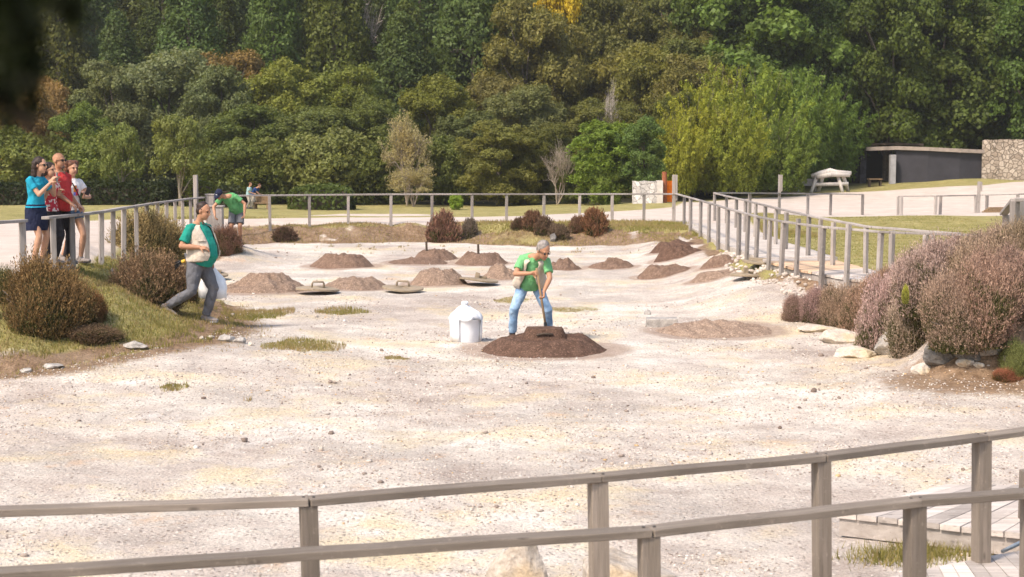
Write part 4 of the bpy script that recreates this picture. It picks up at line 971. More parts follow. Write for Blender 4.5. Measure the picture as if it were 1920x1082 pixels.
# ------------------------------------------------------------------ fences
def fence(label, posts, rails, mat_p, mat_r, rail_w=.12, rail_h=.04, group=None, post_s=.1, rz=0, ext=0.0):
    """posts: (x, y, ztop, zbase[, lean]) ; rails: list of polylines of 3D points (top of the rail)"""
    p0 = posts[0]; rt = empty('handrail_fence', (p0[0], p0[1], p0[3]), label, 'fence', group)
    o0 = Vector((p0[0], p0[1], p0[3]))
    for p in posts:
        x, y, zt, zb = p[:4]; ln = p[4] if len(p) > 4 else random.uniform(-.012, .012)
        hgt = zt - zb + .15; m = MB(); s2 = post_s * random.uniform(.94, 1.05)
        m.box((0, 0, -hgt / 2), (s2, s2, hgt), tint=random.random(), jit=.003)
        o = m.build('post', mat_p, rt, False, Vector((x, y, zt)) - o0, .005); o.rotation_euler = (random.uniform(-.012, .012), ln, rz + random.uniform(-.06, .06))
    for rl in rails:
        for a, b in zip(rl[:-1], rl[1:]):
            a = Vector(a); b = Vector(b); L = (b - a).length; m = MB(); tn = random.random()
            n = max(2, int(L / .35)); pts = [i / n * L for i in range(n + 1)]
            wob = [random.uniform(-.003, .003) for _ in pts]
            vs = []
            for x, w in zip(pts, wob): vs += [(x, -rail_w / 2 + w, -rail_h), (x, rail_w / 2 + w, -rail_h), (x, rail_w / 2 + w, w), (x, -rail_w / 2 + w, w)]
            fs = [(0, 1, 2, 3), tuple(4 * n + k for k in (3, 2, 1, 0))] + [(4 * i + k, 4 * i + 4 + k, 4 * i + 4 + (k + 1) % 4, 4 * i + (k + 1) % 4) for i in range(n) for k in range(4)]
            m.add(vs, fs, tn); me = m.mesh('rail'); o = link('rail', me, mat_r, rt, a - o0 + Vector((0, 0, .001)))
            d = (b - a).normalized(); o.rotation_euler = (0, -math.asin(d.z), math.atan2(d.y, d.x))
            bv = o.modifiers.new('b', 'BEVEL'); bv.width = .006; bv.segments = 2; bv.limit_method = 'ANGLE'
    if group and 'foreground' in group:
        for p in posts:
            for dx in (-.028, .03):
                m = MB(); m.tube([(0, 0, -.004), (0, 0, .006)], .0085, 8); o = m.build('bolt', M['grey_bolt'], rt, False, Vector((p[0] + dx, p[1] + random.uniform(-.02, .02), RT + .002)) - o0)
    return rt
M['grey_bolt'] = mk_simple('dull_bolt', (.09, .08, .075), .5)
RT = 1.05
def railY(py, z=RT):  # depth of a rail pixel row for a given height
    return at(0, py, 1).y * (EYE - z) / ((at(0, py, 1) - Vector((0, 0, EYE))).z * -1)
def railpt(px, py, z=RT):
    d = ray(px, py); k = (z - EYE) / d[2]; return Vector((d[0] * k, d[1] * k, z))
# foreground, far rail of the walk
far_r = [railpt(*q) for q in [(-420, 966), (0, 947), (578, 933), (1121, 889), (1540, 852), (1841, 814), (2150, 772)]]
far_p = [(q.x, q.y, RT - .04, -.35) for q in far_r[:-1] if abs(q.x) > 1.0 or q.x > -1.6]
far_p = [(q.x, q.y, RT - .04, -.35, -.02) for i, q in enumerate(far_r) if i not in (1,)]
for i, q in enumerate(far_p): pass
fence('long weathered handrail across the foreground, farther of the two', far_p, [far_r[0:1] + far_r[2:]], M['wood_near'], M['wood_rail'], .125, .043, 'handrails of the wooden walk in the foreground', .10, .25)
near_r = [railpt(*q) for q in [(-450, 1098), (590, 1027), (1216, 989), (1716, 934), (1935, 918), (2200, 912)]]
near_p = [(q.x, q.y, RT - .04, -.35, -.02) for i, q in enumerate(near_r) if i != 1]
fence('nearer of the two weathered handrails along the bottom, bending at the right', near_p, [[near_r[0], near_r[2]] + near_r[3:]], M['wood_near'], M['wood_rail'], .125, .043, 'handrails of the wooden walk in the foreground', .104, .2)
pp = at(1929, 882, 12.4)
m = MB(); m.box((0, 0, -.4), (.12, .12, .8), jit=.003); tag(m.build('wooden_post', M['wood_near'], None, False, pp, .005), 'short thick wooden post at the right edge beside the pale deck', 'post')

# decks
def deck(name, left, right, thick=.045, pw=.14, mats=None, gap=.008, skirt=.14, new=None):
    """strip of planks between two polylines of equal length"""
    L = [Vector(p) for p in left]; Rr = [Vector(p) for p in right]; m = MB(); mn = MB(); acc = 0
    for i in range(len(L) - 1):
        ln = ((L[i + 1] - L[i]).length + (Rr[i + 1] - Rr[i]).length) / 2; n = max(1, int(ln / pw))
        for k in range(n):
            a, b = k / n + gap / pw / n * .5, (k + 1) / n - gap / pw / n * .5
            q = [L[i].lerp(L[i + 1], a), Rr[i].lerp(Rr[i + 1], a), Rr[i].lerp(Rr[i + 1], b), L[i].lerp(L[i + 1], b)]
            e = random.uniform(-.012, .012); dz = random.uniform(-.002, .002); u = (q[1] - q[0]).normalized() * e
            q = [p + u + Vector((0, 0, dz)) for p in q]
            vs = q + [p - Vector((0, 0, thick)) for p in q]
            tgt = mn if new and new[0] <= i + a < new[1] else m
            tgt.add(vs, [(0, 1, 2, 3), (7, 6, 5, 4), (0, 4, 5, 1), (1, 5, 6, 2), (2, 6, 7, 3), (3, 7, 4, 0)], random.random())
    for P in (L, Rr):
        for i in range(len(P) - 1):
            w = (L[i] - Rr[i]).normalized() * (.06 if P is Rr else -.06)
            m.beam(P[i] + w - Vector((0, 0, thick + .075)), P[i + 1] + w - Vector((0, 0, thick + .075)), .06, skirt, tint=.2)
    t = m.mesh(name); o = link(name, t, M['deck_y']); tag(o, kind='structure')
    if mn.v: o2 = link('new_planks', mn.mesh('new_planks'), M['deck_new'], o)
    return o
M['deck_y'] = mk_wood('deck_planks_worn', (.40, .345, .305), (.62, .55, .50), along='X', sc=.6)
DZ = .14
def deckpt(px, py, z=DZ):
    d = ray(px, py); k = (z - EYE) / d[2]; return Vector((d[0] * k, d[1] * k, z))
# walk between the two foreground rails
wl = [Vector((-6, 8.35, DZ)), Vector((-1.2, 8.78, DZ)), deckpt(1500, 1120), deckpt(1735, 1067), deckpt(1925, 1029), deckpt(2300, 960)]
wr = [Vector((-6, 6.9, DZ)), Vector((-1.2, 7.3, DZ)), Vector((1.2, 8.1, DZ)), Vector((2.55, 8.9, DZ)), Vector((3.7, 9.3, DZ)), Vector((6.5, 9.9, DZ))]
deck('boardwalk', wl, wr)
dl = [deckpt(1572, 962), deckpt(1925, 1003), deckpt(2250, 1040)]; dr = [deckpt(1775, 908), deckpt(2010, 915), deckpt(2400, 925)]
deck('boardwalk', [deckpt(1568, 961), deckpt(1925, 1001), deckpt(2250, 1038)], [deckpt(1772, 908), deckpt(2060, 912), deckpt(2400, 925)], mats=None)

# left fence
def interp(tbl, x):
    xs = [a for a, _ in tbl]; return float(np.interp(x, xs, [b for _, b in tbl]))
LY = [(-120, 21), (45, 23.2), (97, 24), (135, 25.6), (163, 27), (190, 28.5), (212, 30), (232, 31.5), (255, 33.5), (275, 35.5), (295, 37.5), (312, 39.5), (328, 41.5), (342, 43.5), (357, 45.5), (380, 46)]
LR = [(-120, 422), (45, 411), (85, 406), (150, 400), (190, 395), (232, 388), (300, 378), (357, 371), (380, 369)]
def lp(px): return at(px, interp(LR, px), interp(LY, px))
def post_at(P, lean=None, h=.04):
    q = (P.x, P.y, P.z - h, Hs(P.x, P.y) - .05)
    return q if lean is None else (*q, lean)
G2 = 'grey handrail fences around the field'
fence('rail fence along the left path in front of the visitors', [post_at(lp(a), l) for a, l in [(99, .0), (135, .0), (163, .02), (190, .02), (212, .02), (232, .02), (255, 0), (275, 0), (295, 0), (312, 0), (328, 0), (342, 0), (357, 0)]],
      [[lp(85), lp(138)], [lp(141), lp(190), lp(232), lp(300), lp(357), lp(381)]], M['wood_far'], M['wood_far'], .12, .045, G2, .082, .4)
fence('short piece of rail fence left of the woman in the blue shirt', [post_at(lp(41), 0), post_at(lp(-60), 0)], [[lp(-120), lp(46)]], M['wood_far'], M['wood_far'], .12, .045, G2, .095, .4)
# far fence
FRX = [447, 505, 580, 653, 733, 810, 885, 950, 1020, 1087, 1148, 1208]
def fy(px): return float(np.interp(px, [380, 505, 1265], [47.5, 49.2, 52]))
def fr(px): return at(px, float(np.interp(px, [380, 505, 700, 1265], [366, 365, 363, 362.5])), fy(px))
fence('long straight rail fence along the far side of the field', [post_at(fr(a)) for a in FRX], [[fr(440)] + [fr(a) for a in (580, 733, 885, 1020, 1148, 1262)]], M['wood_far'], M['wood_far'], .12, .05, G2, .09, .1)
# right walkway, front row
RF = [(1283, 366, 49.5), (1295, 370, 46.5), (1314, 375, 43.5), (1330, 380, 41), (1347, 385, 38.5), (1365, 390, 37), (1386, 396, 35.5), (1403, 400.5, 34), (1421, 405, 33), (1444, 410, 31.7), (1469, 414, 30.6),
      (1497, 418, 29.8), (1544, 424, 28.6), (1591, 429, 27.6), (1652, 433, 26.8), (1736, 436, 25.9), (1793, 438, 25.4)]
rail = [at(a, b, c) for a, b, c in [(1266, 362, 52)] + RF] + [at(1905, 441, 24.6)]
pl = []
for k, q in enumerate(rail[1:-1]):
    t_ = list(post_at(q)); 
    if RF[k][0] in (1497, 1591): t_[2] += .12
    pl.append(tuple(t_) + ((.035,) if RF[k][0] in (1544, 1591) else (.03,) if RF[k][0] > 1400 else (.0,)))
fence('close set rail fence on the field side of the right walkway', pl, [[rail[i] for i in (0, 3, 6, 9, 11, 13, 15, 17)] + [rail[-1]]], M['wood_far'], M['wood_far'], .085, .038, G2, .074, .5)
RB = [(1340, 361.5, 53), (1362, 366, 50), (1381, 371, 46.5), (1398, 375, 44), (1417, 380, 41.5), (1435, 384, 40), (1455, 389, 38), (1475, 395, 36), (1517, 403, 33.7), (1539, 408, 32.2), (1563, 413, 31), (1624, 423, 28.9), (1673, 428, 27.8), (1749, 433, 27)]
rail = [at(a, b, c) for a, b, c in RB] + [at(1800, 436, 26.6)]
fence('rail fence on the lawn side of the right walkway', [post_at(q) for q in rail[:-1]], [[rail[i] for i in (0, 3, 6, 8, 11, 13)] + [rail[-1]]], M['wood_far'], M['wood_far'], .085, .038, G2, .074, .5)
RU = [(1406, 361, 58), (1515, 362, 62), (1558, 362.5, 64), (1618, 363.5, 65)]
rail = [at(1340, 360.5, 53.1)] + [at(*q) for q in RU]
fence('rail fence behind the lawn, between walkway and paved yard', [post_at(q) for q in rail[1:]], [rail], M['wood_far'], M['wood_far'], .1, .05, G2, .095, .2)
RV = [(1684, 367, 64), (1691, 367, 63.6), (1755, 366.5, 63.5), (1764, 366, 63.8), (1830, 365, 64), (1851, 364.5, 64), (1909, 363, 64)]
rail = [at(*q) for q in RV]
fence('rail fence in front of the paved yard at the right, with doubled posts', [post_at(q) for q in rail], [[rail[0], rail[2], rail[4], rail[6], at(1990, 361, 64)]], M['wood_far'], M['wood_far'], .1, .05, G2, .095, .2)
a, b, c_, d = at(1889, 398, 25.6), at(1903, 372, 24.2), at(1912, 366, 24.6), at(1990, 372, 24)
fence('nearer piece of rail fence above the big heather at the right edge', [(*q, Hs(q.x, q.y)) for q in []] + [post_at(a), post_at(b), post_at(c_), post_at(d)], [[a + Vector((-.06, 0, 0)), b, d]], M['wood_far'], M['wood_far'], .12, .05, G2, .11, .5)

# sign posts (tall post with a board seen from its edge)
def sign_post(px, pyt, Y, label, sz=.12, split=.42):
    p = at(px, pyt, Y); zb = Hs(p.x, p.y); h = p.z - zb
    rt = empty('sign_post', (p.x, p.y, zb), label, 'post', 'tall posts with edge on boards')
    m = MB(); m.box((0, 0, h * .48), (sz, sz, h * .98 + .1), jit=.004); m.build('post', M['wood_far'], rt, bevel=.006)
    m = MB(); m.box((sz * .72, .0, h * (1 - split / 2)), (sz * .42, .2, h * split), jit=.003); m.build('board', M['wood_far'], rt, bevel=.005)
sign_post(1264, 328, 52, 'tall post at the corner where the far fence meets the walkway fence', .11, .55)
sign_post(1462, 328, 60, 'tall post standing behind the walkway, left of the white log bench', .10, .42)
sign_post(1836, 341, 63, 'tall post among the doubled posts in front of the yard at the right', .11, .3)
sign_post(365, 328, 46, 'tall post at the end of the left fence, behind the walking man', .085, .45)
# thick wooden posts beside the man with the cap
for (x0, yt, Y, w, lb) in [(394, 366, 46.3, .26, 'upright squared timber post beside the man in the dark cap'), (405, 388, 44.6, .42, 'stout low timber block in front of the man in the dark cap')]:
    p = at(x0, yt, Y); zb = Hs(p.x, p.y) - .1; rt = empty('timber_post', (p.x, p.y, zb), lb, 'post')
    m = MB(); m.box((0, 0, (p.z - zb) / 2), (w * .9, w * .8, p.z - zb), jit=.006); m.build('body', M['wood_far'], rt, bevel=.01)
    m = MB(); m.box((0, 0, p.z - zb + .02), (w * 1.04, w * .95, .04)); m.build('cap', M['wood_far'], rt, bevel=.006)

# right hand walkway deck (over the last stretch) and gravel ramp before it
def gz(v, dz=0): return Vector((v.x, v.y, dz + Hs(v.x, v.y)))
WZ = .86
Lf = [Vector((*(at(a, b, c).xy), WZ)) for a, b, c in [RF[8], RF[9], RF[11], RF[12], RF[13], RF[14], RF[15], (1830, 438, 25.0), (1950, 440, 24.2)]]
off = [Vector((1.55, .2, 0)), Vector((1.5, .4, 0)), Vector((1.35, .8, 0)), Vector((1.15, 1.1, 0)), Vector((1.0, 1.3, 0)), Vector((.75, 1.45, 0)), Vector((.5, 1.5, 0)), Vector((.4, 1.5, 0)), Vector((.4, 1.5, 0))]
Rb = [a + o for a, o in zip(Lf, off)]
deck('boardwalk', [p + Vector((.06, 0, 0)) for p in Lf], Rb, new=(0.6, 2.4), skirt=.12)
m = MB()
pL = [at(a, b, c).xy for a, b, c in RF[:9]]; 
for i in range(len(pL) - 1):
    a, b = pL[i], pL[i + 1]; w = 1.7
    q = [Vector((a.x + .05, a.y, 0)), Vector((a.x + w, a.y + .2, 0)), Vector((b.x + w, b.y + .2, 0)), Vector((b.x + .05, b.y, 0))]
    n = 4
    q = [Vector((p.x, p.y, WZ + .02)) for p in q]; lo = [p - Vector((0, 0, .14)) for p in q]
    m.add(q + lo, [(0, 1, 2, 3), (0, 4, 5, 1), (2, 6, 7, 3), (3, 7, 4, 0), (1, 5, 6, 2)])
def mk_concrete(name, c, sc=3):
    t = NT(name); p = pos(t); n = t.noise(p, sc, 7, .65); n2 = t.noise(p, 40, 3)
    col = t.mix(1, c, t.ramp(n, [(.3, .78), (.7, 1.18)]), 'MULTIPLY'); col = t.mix(1, col, t.ramp(n2, [(.3, .9), (.7, 1.08)]), 'MULTIPLY')
    return t.bsdf(col, .92, n2, .01, .5, .15)
M['path_slab'] = mk_concrete('gravel_path', (.52, .46, .41))
tag(m.build('path', M['path_slab']), kind='structure')

# hose at the right bottom
a = [deckpt(1880, 1034, .02), deckpt(1900, 1024, .1), deckpt(1925, 1012, .12), deckpt(2000, 985, .1)]
m = MB(); m.tube([p - a[0] for p in a], .016, 8); M['hose'] = mk_simple('blue_grey_hose', (.18, .22, .27), .5)
tag(m.build('hose', M['hose'], None, True, a[0]), 'blue grey hose lying beside the wooden walk at the bottom right corner', 'hose')

# ------------------------------------------------------------------ vegetation
def unit(v): return v / (np.linalg.norm(v, axis=-1, keepdims=True) + 1e-9)
def leaf_quads(P, N, size, asp=1.7, spread=.6, droop=0):
    """rhombic leaves at P facing roughly N"""
    n = len(P); nn = unit(N + rng.normal(0, spread, (n, 3)))
    t = rng.normal(0, 1, (n, 3)); t[:, 2] -= droop; t = unit(t - nn * (t * nn).sum(1, keepdims=True)); b = np.cross(nn, t)
    s = (size * rng.uniform(.65, 1.35, n))[:, None] if np.isscalar(size) else size[:, None]
    L = t * s * asp * .5; Wd = b * s * .5; bend = nn * s * .12
    return np.stack([P - L - bend, P + Wd, P + L - bend, P - Wd], 1)
def clump_leaves(c, r, n, size, out=None, flat=1., **kw):
    """leaves on a shell of clumps: c (K,3), r (K,), n leaves per clump"""
    K = len(c); d = rng.normal(0, 1, (K, n, 3)); d[..., 2] = d[..., 2] * flat + .25; d = unit(d)
    if out is not None: d = unit(d + out[:, None, :] * .55)
    rad = r[:, None, None] * rng.uniform(.35, 1.0, (K, n, 1)) ** .6 * (1 + .22 * rng.normal(0, 1, (K, n, 1)).clip(-1, 2))
    P = (c[:, None, :] + d * rad).reshape(-1, 3); N = d.reshape(-1, 3)
    tint = (np.repeat(rng.normal(.5, .16, K), n) + rng.normal(0, .16, K * n)).clip(0, 1)
    return leaf_quads(P, N, size, **kw), tint
def sph(n):
    d = unit(rng.normal(0, 1, (n, 3))); return d
def crown_lobed(h, r, lobes=11, cl=26, lv=42, size=.16, lobe_r=.36, flat=.8, top=1., cr=.34, low=.25, spread=.6, asp=1.7):
    """rounded crown made of lobes: origin at the ground, lobes between low*h and h"""
    cs, rs, os_ = [], [], []
    cen = np.array([0, 0, h * (low + (1 - low) * .45)])
    for k in range(lobes):
        u = (k + .5) / lobes; a = k * 2.4 + rng.uniform(-.3, .3); z = low + (1 - low) * u
        w = math.sqrt(max(0, 1 - ((u - .42) / .62) ** 2)) * top if u > .42 else (.65 + .35 * u / .42)
        lr = r * lobe_r * rng.uniform(.8, 1.25) * (1 - .25 * u)
        q = np.array([cos(a) * (r - lr) * w * rng.uniform(.7, 1.05), sin(a) * (r - lr) * w * rng.uniform(.7, 1.05), h * z - lr * .5 * (u > .8)])
        d = sph(cl); d[:, 2] = np.abs(d[:, 2]) * .9 - .25 * rng.random(cl); d = unit(d)
        cs.append(q + d * lr * np.array([1, 1, flat]) * rng.uniform(.62, 1.12, (cl, 1))); rs.append(np.full(cl, lr * cr) * rng.uniform(.5, 1.45, cl)); os_.append(d)
    c = np.concatenate(cs); rr = np.concatenate(rs); o = np.concatenate(os_)
    V, t = clump_leaves(c, rr, lv, size, o, spread=spread, asp=asp)
    return V, t, cs
def crown_conifer(h, r, n=170, lv=62, size=.15, power=.6, base=.0):
    u = rng.random(n) ** .85; z = base * h + u * h * (1 - base); rad = r * (1 - u) ** power * rng.uniform(.7, 1.06, n); a = rng.uniform(0, 2 * pi, n)
    c = np.stack([rad * np.cos(a), rad * np.sin(a), z], 1); o = np.stack([np.cos(a), np.sin(a), .25 + 0 * a], 1)
    cr = .215 * r * (1.5 - u) * rng.uniform(.7, 1.35, n) + .16
    V, t = clump_leaves(c, cr, lv, size, o, flat=1.25, spread=.55, asp=1.9)
    return V, t, [c]
def crown_bamboo(h, r, n=120, lv=230, size=.075):
    Ps, Ns, Ts = [], [], []
    for k in range(n):
        a = rng.uniform(0, 2 * pi); u = math.sqrt(rng.random()); q = r * .62 * u; hh = h * rng.uniform(.55, 1.0) * (1 - .32 * u ** 2); lean = rng.uniform(.15, .6) * r * (.4 + u)
        t = .12 + .88 * rng.random(lv) ** .8; az = a + rng.normal(0, .5)
        w = .10 + .55 * np.clip(1.05 - t, 0, 1) * t * 1.9
        cx = q * cos(a) + lean * t ** 2.2 * cos(az); cy = q * sin(a) + lean * t ** 2.2 * sin(az); cz = hh * (t - .16 * t ** 5)
        node = np.round(t * 11 + rng.normal(0, .18, lv)); ang = node * 2.4 + k + rng.normal(0, .5, lv); rad = w * rng.uniform(.3, 1.1, lv)
        x = cx + np.cos(ang) * rad; y = cy + np.sin(ang) * rad; z = cz - .12 * rad + rng.normal(0, .07, lv)
        Ps.append(np.stack([x, y, np.maximum(z, .05)], 1)); Ns.append(unit(np.stack([np.cos(ang) * .6 + cos(a), np.sin(ang) * .6 + sin(a), .8 + 0 * x], 1))); Ts.append((rng.normal(.5, .15) + rng.normal(0, .17, lv)).clip(0, 1))
    P = np.concatenate(Ps); N = np.concatenate(Ns)
    return leaf_quads(P, N, size, asp=3.0, spread=.8, droop=.35), np.concatenate(Ts), None
def trunk_mesh(h, r, targets=None, nl=7, mode='b', bend=.06):
    m = MB(); rd = random.Random(int(h * 100 + r * 1000)); top = h * (.95 if mode == 'c' else .55)
    pts = [Vector((rd.uniform(-1, 1) * bend * h * t, rd.uniform(-1, 1) * bend * h * t, top * t - .25 * (t == 0))) for t in (0, .2, .4, .6, .8, 1)]
    m.tube(pts, [r * 1.25, r, r * .85, r * .7, r * .5, r * .22], 9)
    if targets is not None:
        T = np.concatenate(targets); idx = np.linspace(0, len(T) - 1, nl).astype(int)
        for i in idx:
            q = Vector(T[i]); s = pts[1 + rd.randrange(4)] if mode == 'b' else Vector((0, 0, max(.3, q.z - .3)))
            if s.z > q.z: s = pts[1]
            mid = s.lerp(q, .5) + Vector((0, 0, (q - s).length * .10)); m.tube([s, mid, q], [r * .42, r * .28, r * .07], 6)
    return m.mesh('trunk', True)
KIND = {}
def kind(name, V, t, cs, h, r, tr, mode='b', nl=8, bend=.05):
    KIND.setdefault(name, []).append((quads_mesh('crown', V, t), trunk_mesh(h, tr, cs, nl, mode, bend), h, r))
for k in range(3):
    V, t, cs = crown_conifer(12, 2.5, 260, 100, .118); kind('conifer', V, t, cs, 12, 2.5, .22, 'c', 12, .004)
for k in range(4):
    V, t, cs = crown_lobed(9, 3.6, lobes=18, cl=36, lv=84, size=.108, lobe_r=.37, low=.03, cr=.40, spread=.5); kind('round', V, t, cs, 9, 3.6, .2)
for k in range(2):
    V, t, cs = crown_lobed(9, 3.4, lobes=17, cl=30, lv=74, size=.155, lobe_r=.38, low=.12, cr=.38, asp=1.25); kind('broad', V, t, cs, 9, 3.4, .2)
for k in range(2):
    V, t, cs = crown_lobed(5, 2.2, lobes=12, cl=26, lv=38, size=.10, lobe_r=.42, low=.34, cr=.40, flat=.75); kind('small', V, t, cs, 5, 2.2, .12, 'b', 10, .03)
for k in range(2):
    V, t, cs = crown_lobed(3.4, 2.2, lobes=12, cl=30, lv=50, size=.105, lobe_r=.44, low=.0, cr=.40); kind('bush', V, t, cs, 3.4, 2.2, .07)
for k in range(3):
    V, t, _ = crown_bamboo(7, 2.9); cs = [np.array([[cos(a) * 1.6, sin(a) * 1.6, 5.5] for a in np.linspace(0, 6, 9)])]; kind('bamboo', V, t, cs, 7, 2.9, .06, 'b', 9)
# sparse pale bush: many fine branches and little pale leaves
def branchy(h, r, n=26, sub=9, seed=1, lean=0):
    rd = random.Random(seed); m = MB(); tips = []
    def grow(p, d, L, rad, lev):
        q = p + d * L; mid = p.lerp(q, .5) + Vector((rd.uniform(-1, 1), rd.uniform(-1, 1), rd.uniform(-.3, .6))) * L * .08
        m.tube([p, mid, q], [rad, rad * .8, rad * .55], 5, caps=False)
        if lev == 0: tips.extend([mid, q]); return
        for _ in range(rd.choice((3, 4, 4))):
            nd = (d + Vector((rd.gauss(0, .5), rd.gauss(0, .5), rd.gauss(.08, .35)))).normalized()
            grow(p.lerp(q, rd.uniform(.45, 1)), nd, L * rd.uniform(.55, .8), rad * .58, lev - 1)
    for k in range(5):
        a = k * 1.3 + rd.random(); grow(Vector((0, 0, -.1)), Vector((cos(a) * .32 * r / h * 2 + lean, sin(a) * .32 * r / h * 2, 1)).normalized(), h * .42, .07 * h / 5, 4)
    return m, np.array([tuple(t) for t in tips])
for k in range(2):
    m, tips = branchy(6, 2.6, seed=5 + k); mm = m.mesh('trunk', True)
    P = np.repeat(tips, 6, 0) + rng.normal(0, .11, (len(tips) * 6, 3)); V = leaf_quads(P, unit(rng.normal(0, 1, P.shape) + np.array([0, 0, .6])), .085, spread=.5)
    hh = P[:, 2].max(); rr = np.abs(P[:, :2]).max(); KIND.setdefault('sparse', []).append((quads_mesh('crown', V, rng.random(len(P))), mm, hh, rr * .8))
m, tips = branchy(5, 2.2, seed=21, lean=-.15)
KIND['bare'] = [(None, m.mesh('trunk', True), tips[:, 2].max(), 2.4)]

NAMES = dict(conifer='conifer_tree', round='evergreen_tree', broad='broadleaf_tree', small='small_tree', bush='shrub', bamboo='bamboo_clump', sparse='pale_tree', bare='bare_tree')
CATS = dict(conifer='conifer', round='tree', broad='tree', small='tree', bush='shrub', bamboo='bamboo', sparse='tree', bare='bare tree')
def tree(kd, x, y, height, width, color, label, group=None, bark='bark', rz=None, v=None, sink=.0):
    lst = KIND[kd]; cm, tm, h0, r0 = lst[random.randrange(len(lst)) if v is None else v % len(lst)]
    s = height / h0; sx = width / 2 / r0
    e = empty(NAMES[kd], (x, y, Hs(x, y) - sink), label, CATS[kd], group, random.uniform(0, 6.28) if rz is None else rz, (sx, sx * random.uniform(.9, 1.1), s))
    if cm:
        o = link('crown', cm, M['leaf'], e); o.color = (color[0] * 2.45, color[1] * 2.3, color[2] * 1.5, 1)
    link('trunk', tm, M[bark], e) if not tm.materials else link('trunk', tm, None, e)
    return e
def tree_px(kd, px, ytop, Y, wpx, color, label, group=None, **kw):
    top = at(px, ytop, Y); z = Hs(top.x, Y)
    return tree(kd, top.x, Y, top.z - z, wpx * Y / FPX, color, label, group, **kw)

G_DK = (.034, .052, .020); G_OL = (.060, .066, .026); G_MID = (.048, .066, .022); G_BR = (.10, .155, .03); G_YG = (.155, .17, .03); G_GREY = (.070, .082, .050)
def jitc(c, k=.18):
    f = 1 + random.uniform(-k, k); return (c[0] * f * random.uniform(.9, 1.12), c[1] * f, c[2] * f * random.uniform(.85, 1.15))

# --- the wooded slope behind: rows of trees, the kind chosen by where they grow
rd = random.Random(11)
n_for = 0
Yr = 92.0; row = 0
while Yr < 178:
    half = Yr * .36 + 4; X0 = -half; sp = 3.9 if Yr < 130 else 5.0
    X0 += (row % 2) * sp * .5
    while X0 < half:
        x = X0 + rd.uniform(-1, 1) * .9; y = Yr + rd.uniform(-1.4, 1.4); X0 += sp
        px = 960 + FPX * x / y
        hz = Hs(x, y); py_base = proj((x, y, hz + 3))[1]
        if py_base < -60: continue
        bound_l = 250 + (px - 100) * .06      # foot of the dark conifers
        if px < 900 + (py_base * .1):
            kd, col, h, w = 'conifer', jitc(G_DK if rd.random() < .65 else (.052, .064, .020), .30), rd.uniform(10, 16), rd.uniform(3.6, 5.4)
            lab = 'dark conifer on the wooded slope, one of the tall crowded ones at upper left'; grp = 'dark conifers on the slope'
        elif px < 1330:
            kd, col, h, w = 'round', jitc(G_OL, .2), rd.uniform(8, 11), rd.uniform(6, 8.5)
            lab = 'olive green evergreen with billowing crown on the middle of the wooded slope'; grp = 'olive evergreens on the slope'
        else:
            kd = rd.choice(['broad', 'round']); col, h, w = jitc((.032, .05, .014), .25), rd.uniform(10, 13), rd.uniform(6, 8)
            lab = 'deep green broadleaf tree high on the wooded slope at upper right'; grp = 'deep green trees on the right slope'
        lm = [(120, 'at the far left edge'), (250, 'above the visitors'), (400, 'above the two small park trees'), (520, 'above the man in the dark cap'), (640, 'left of the leafless dead tree'), (730, 'beside the leafless dead tree'), (850, 'above the pale dry tree'),
              (960, 'right of the pale dry tree'), (1080, 'above the digging man'), (1200, 'above the silvery bare branches'), (1330, 'above the orange panel'), (1450, 'above the yellow bamboo'), (1600, 'above the log table'), (1750, 'above the dark building'), (9999, 'at the far right edge')]
        where = next(s_ for lim, s_ in lm if px < lim); rown = ['front', 'second', 'third', 'fourth', 'fifth', 'sixth', 'seventh', 'eighth', 'ninth', 'tenth', 'last', 'last', 'last', 'last', 'last'][row]
        lab = dict(conifer='dark conifer', round='olive evergreen', broad='deep green broadleaf tree')[kd] + f' {where}, {rown} row of the slope'
        tree(kd, x, y, h, w, col, lab, grp); n_for += 1
    Yr += 5.6 if Yr < 130 else 8; row += 1
print('forest', n_for)

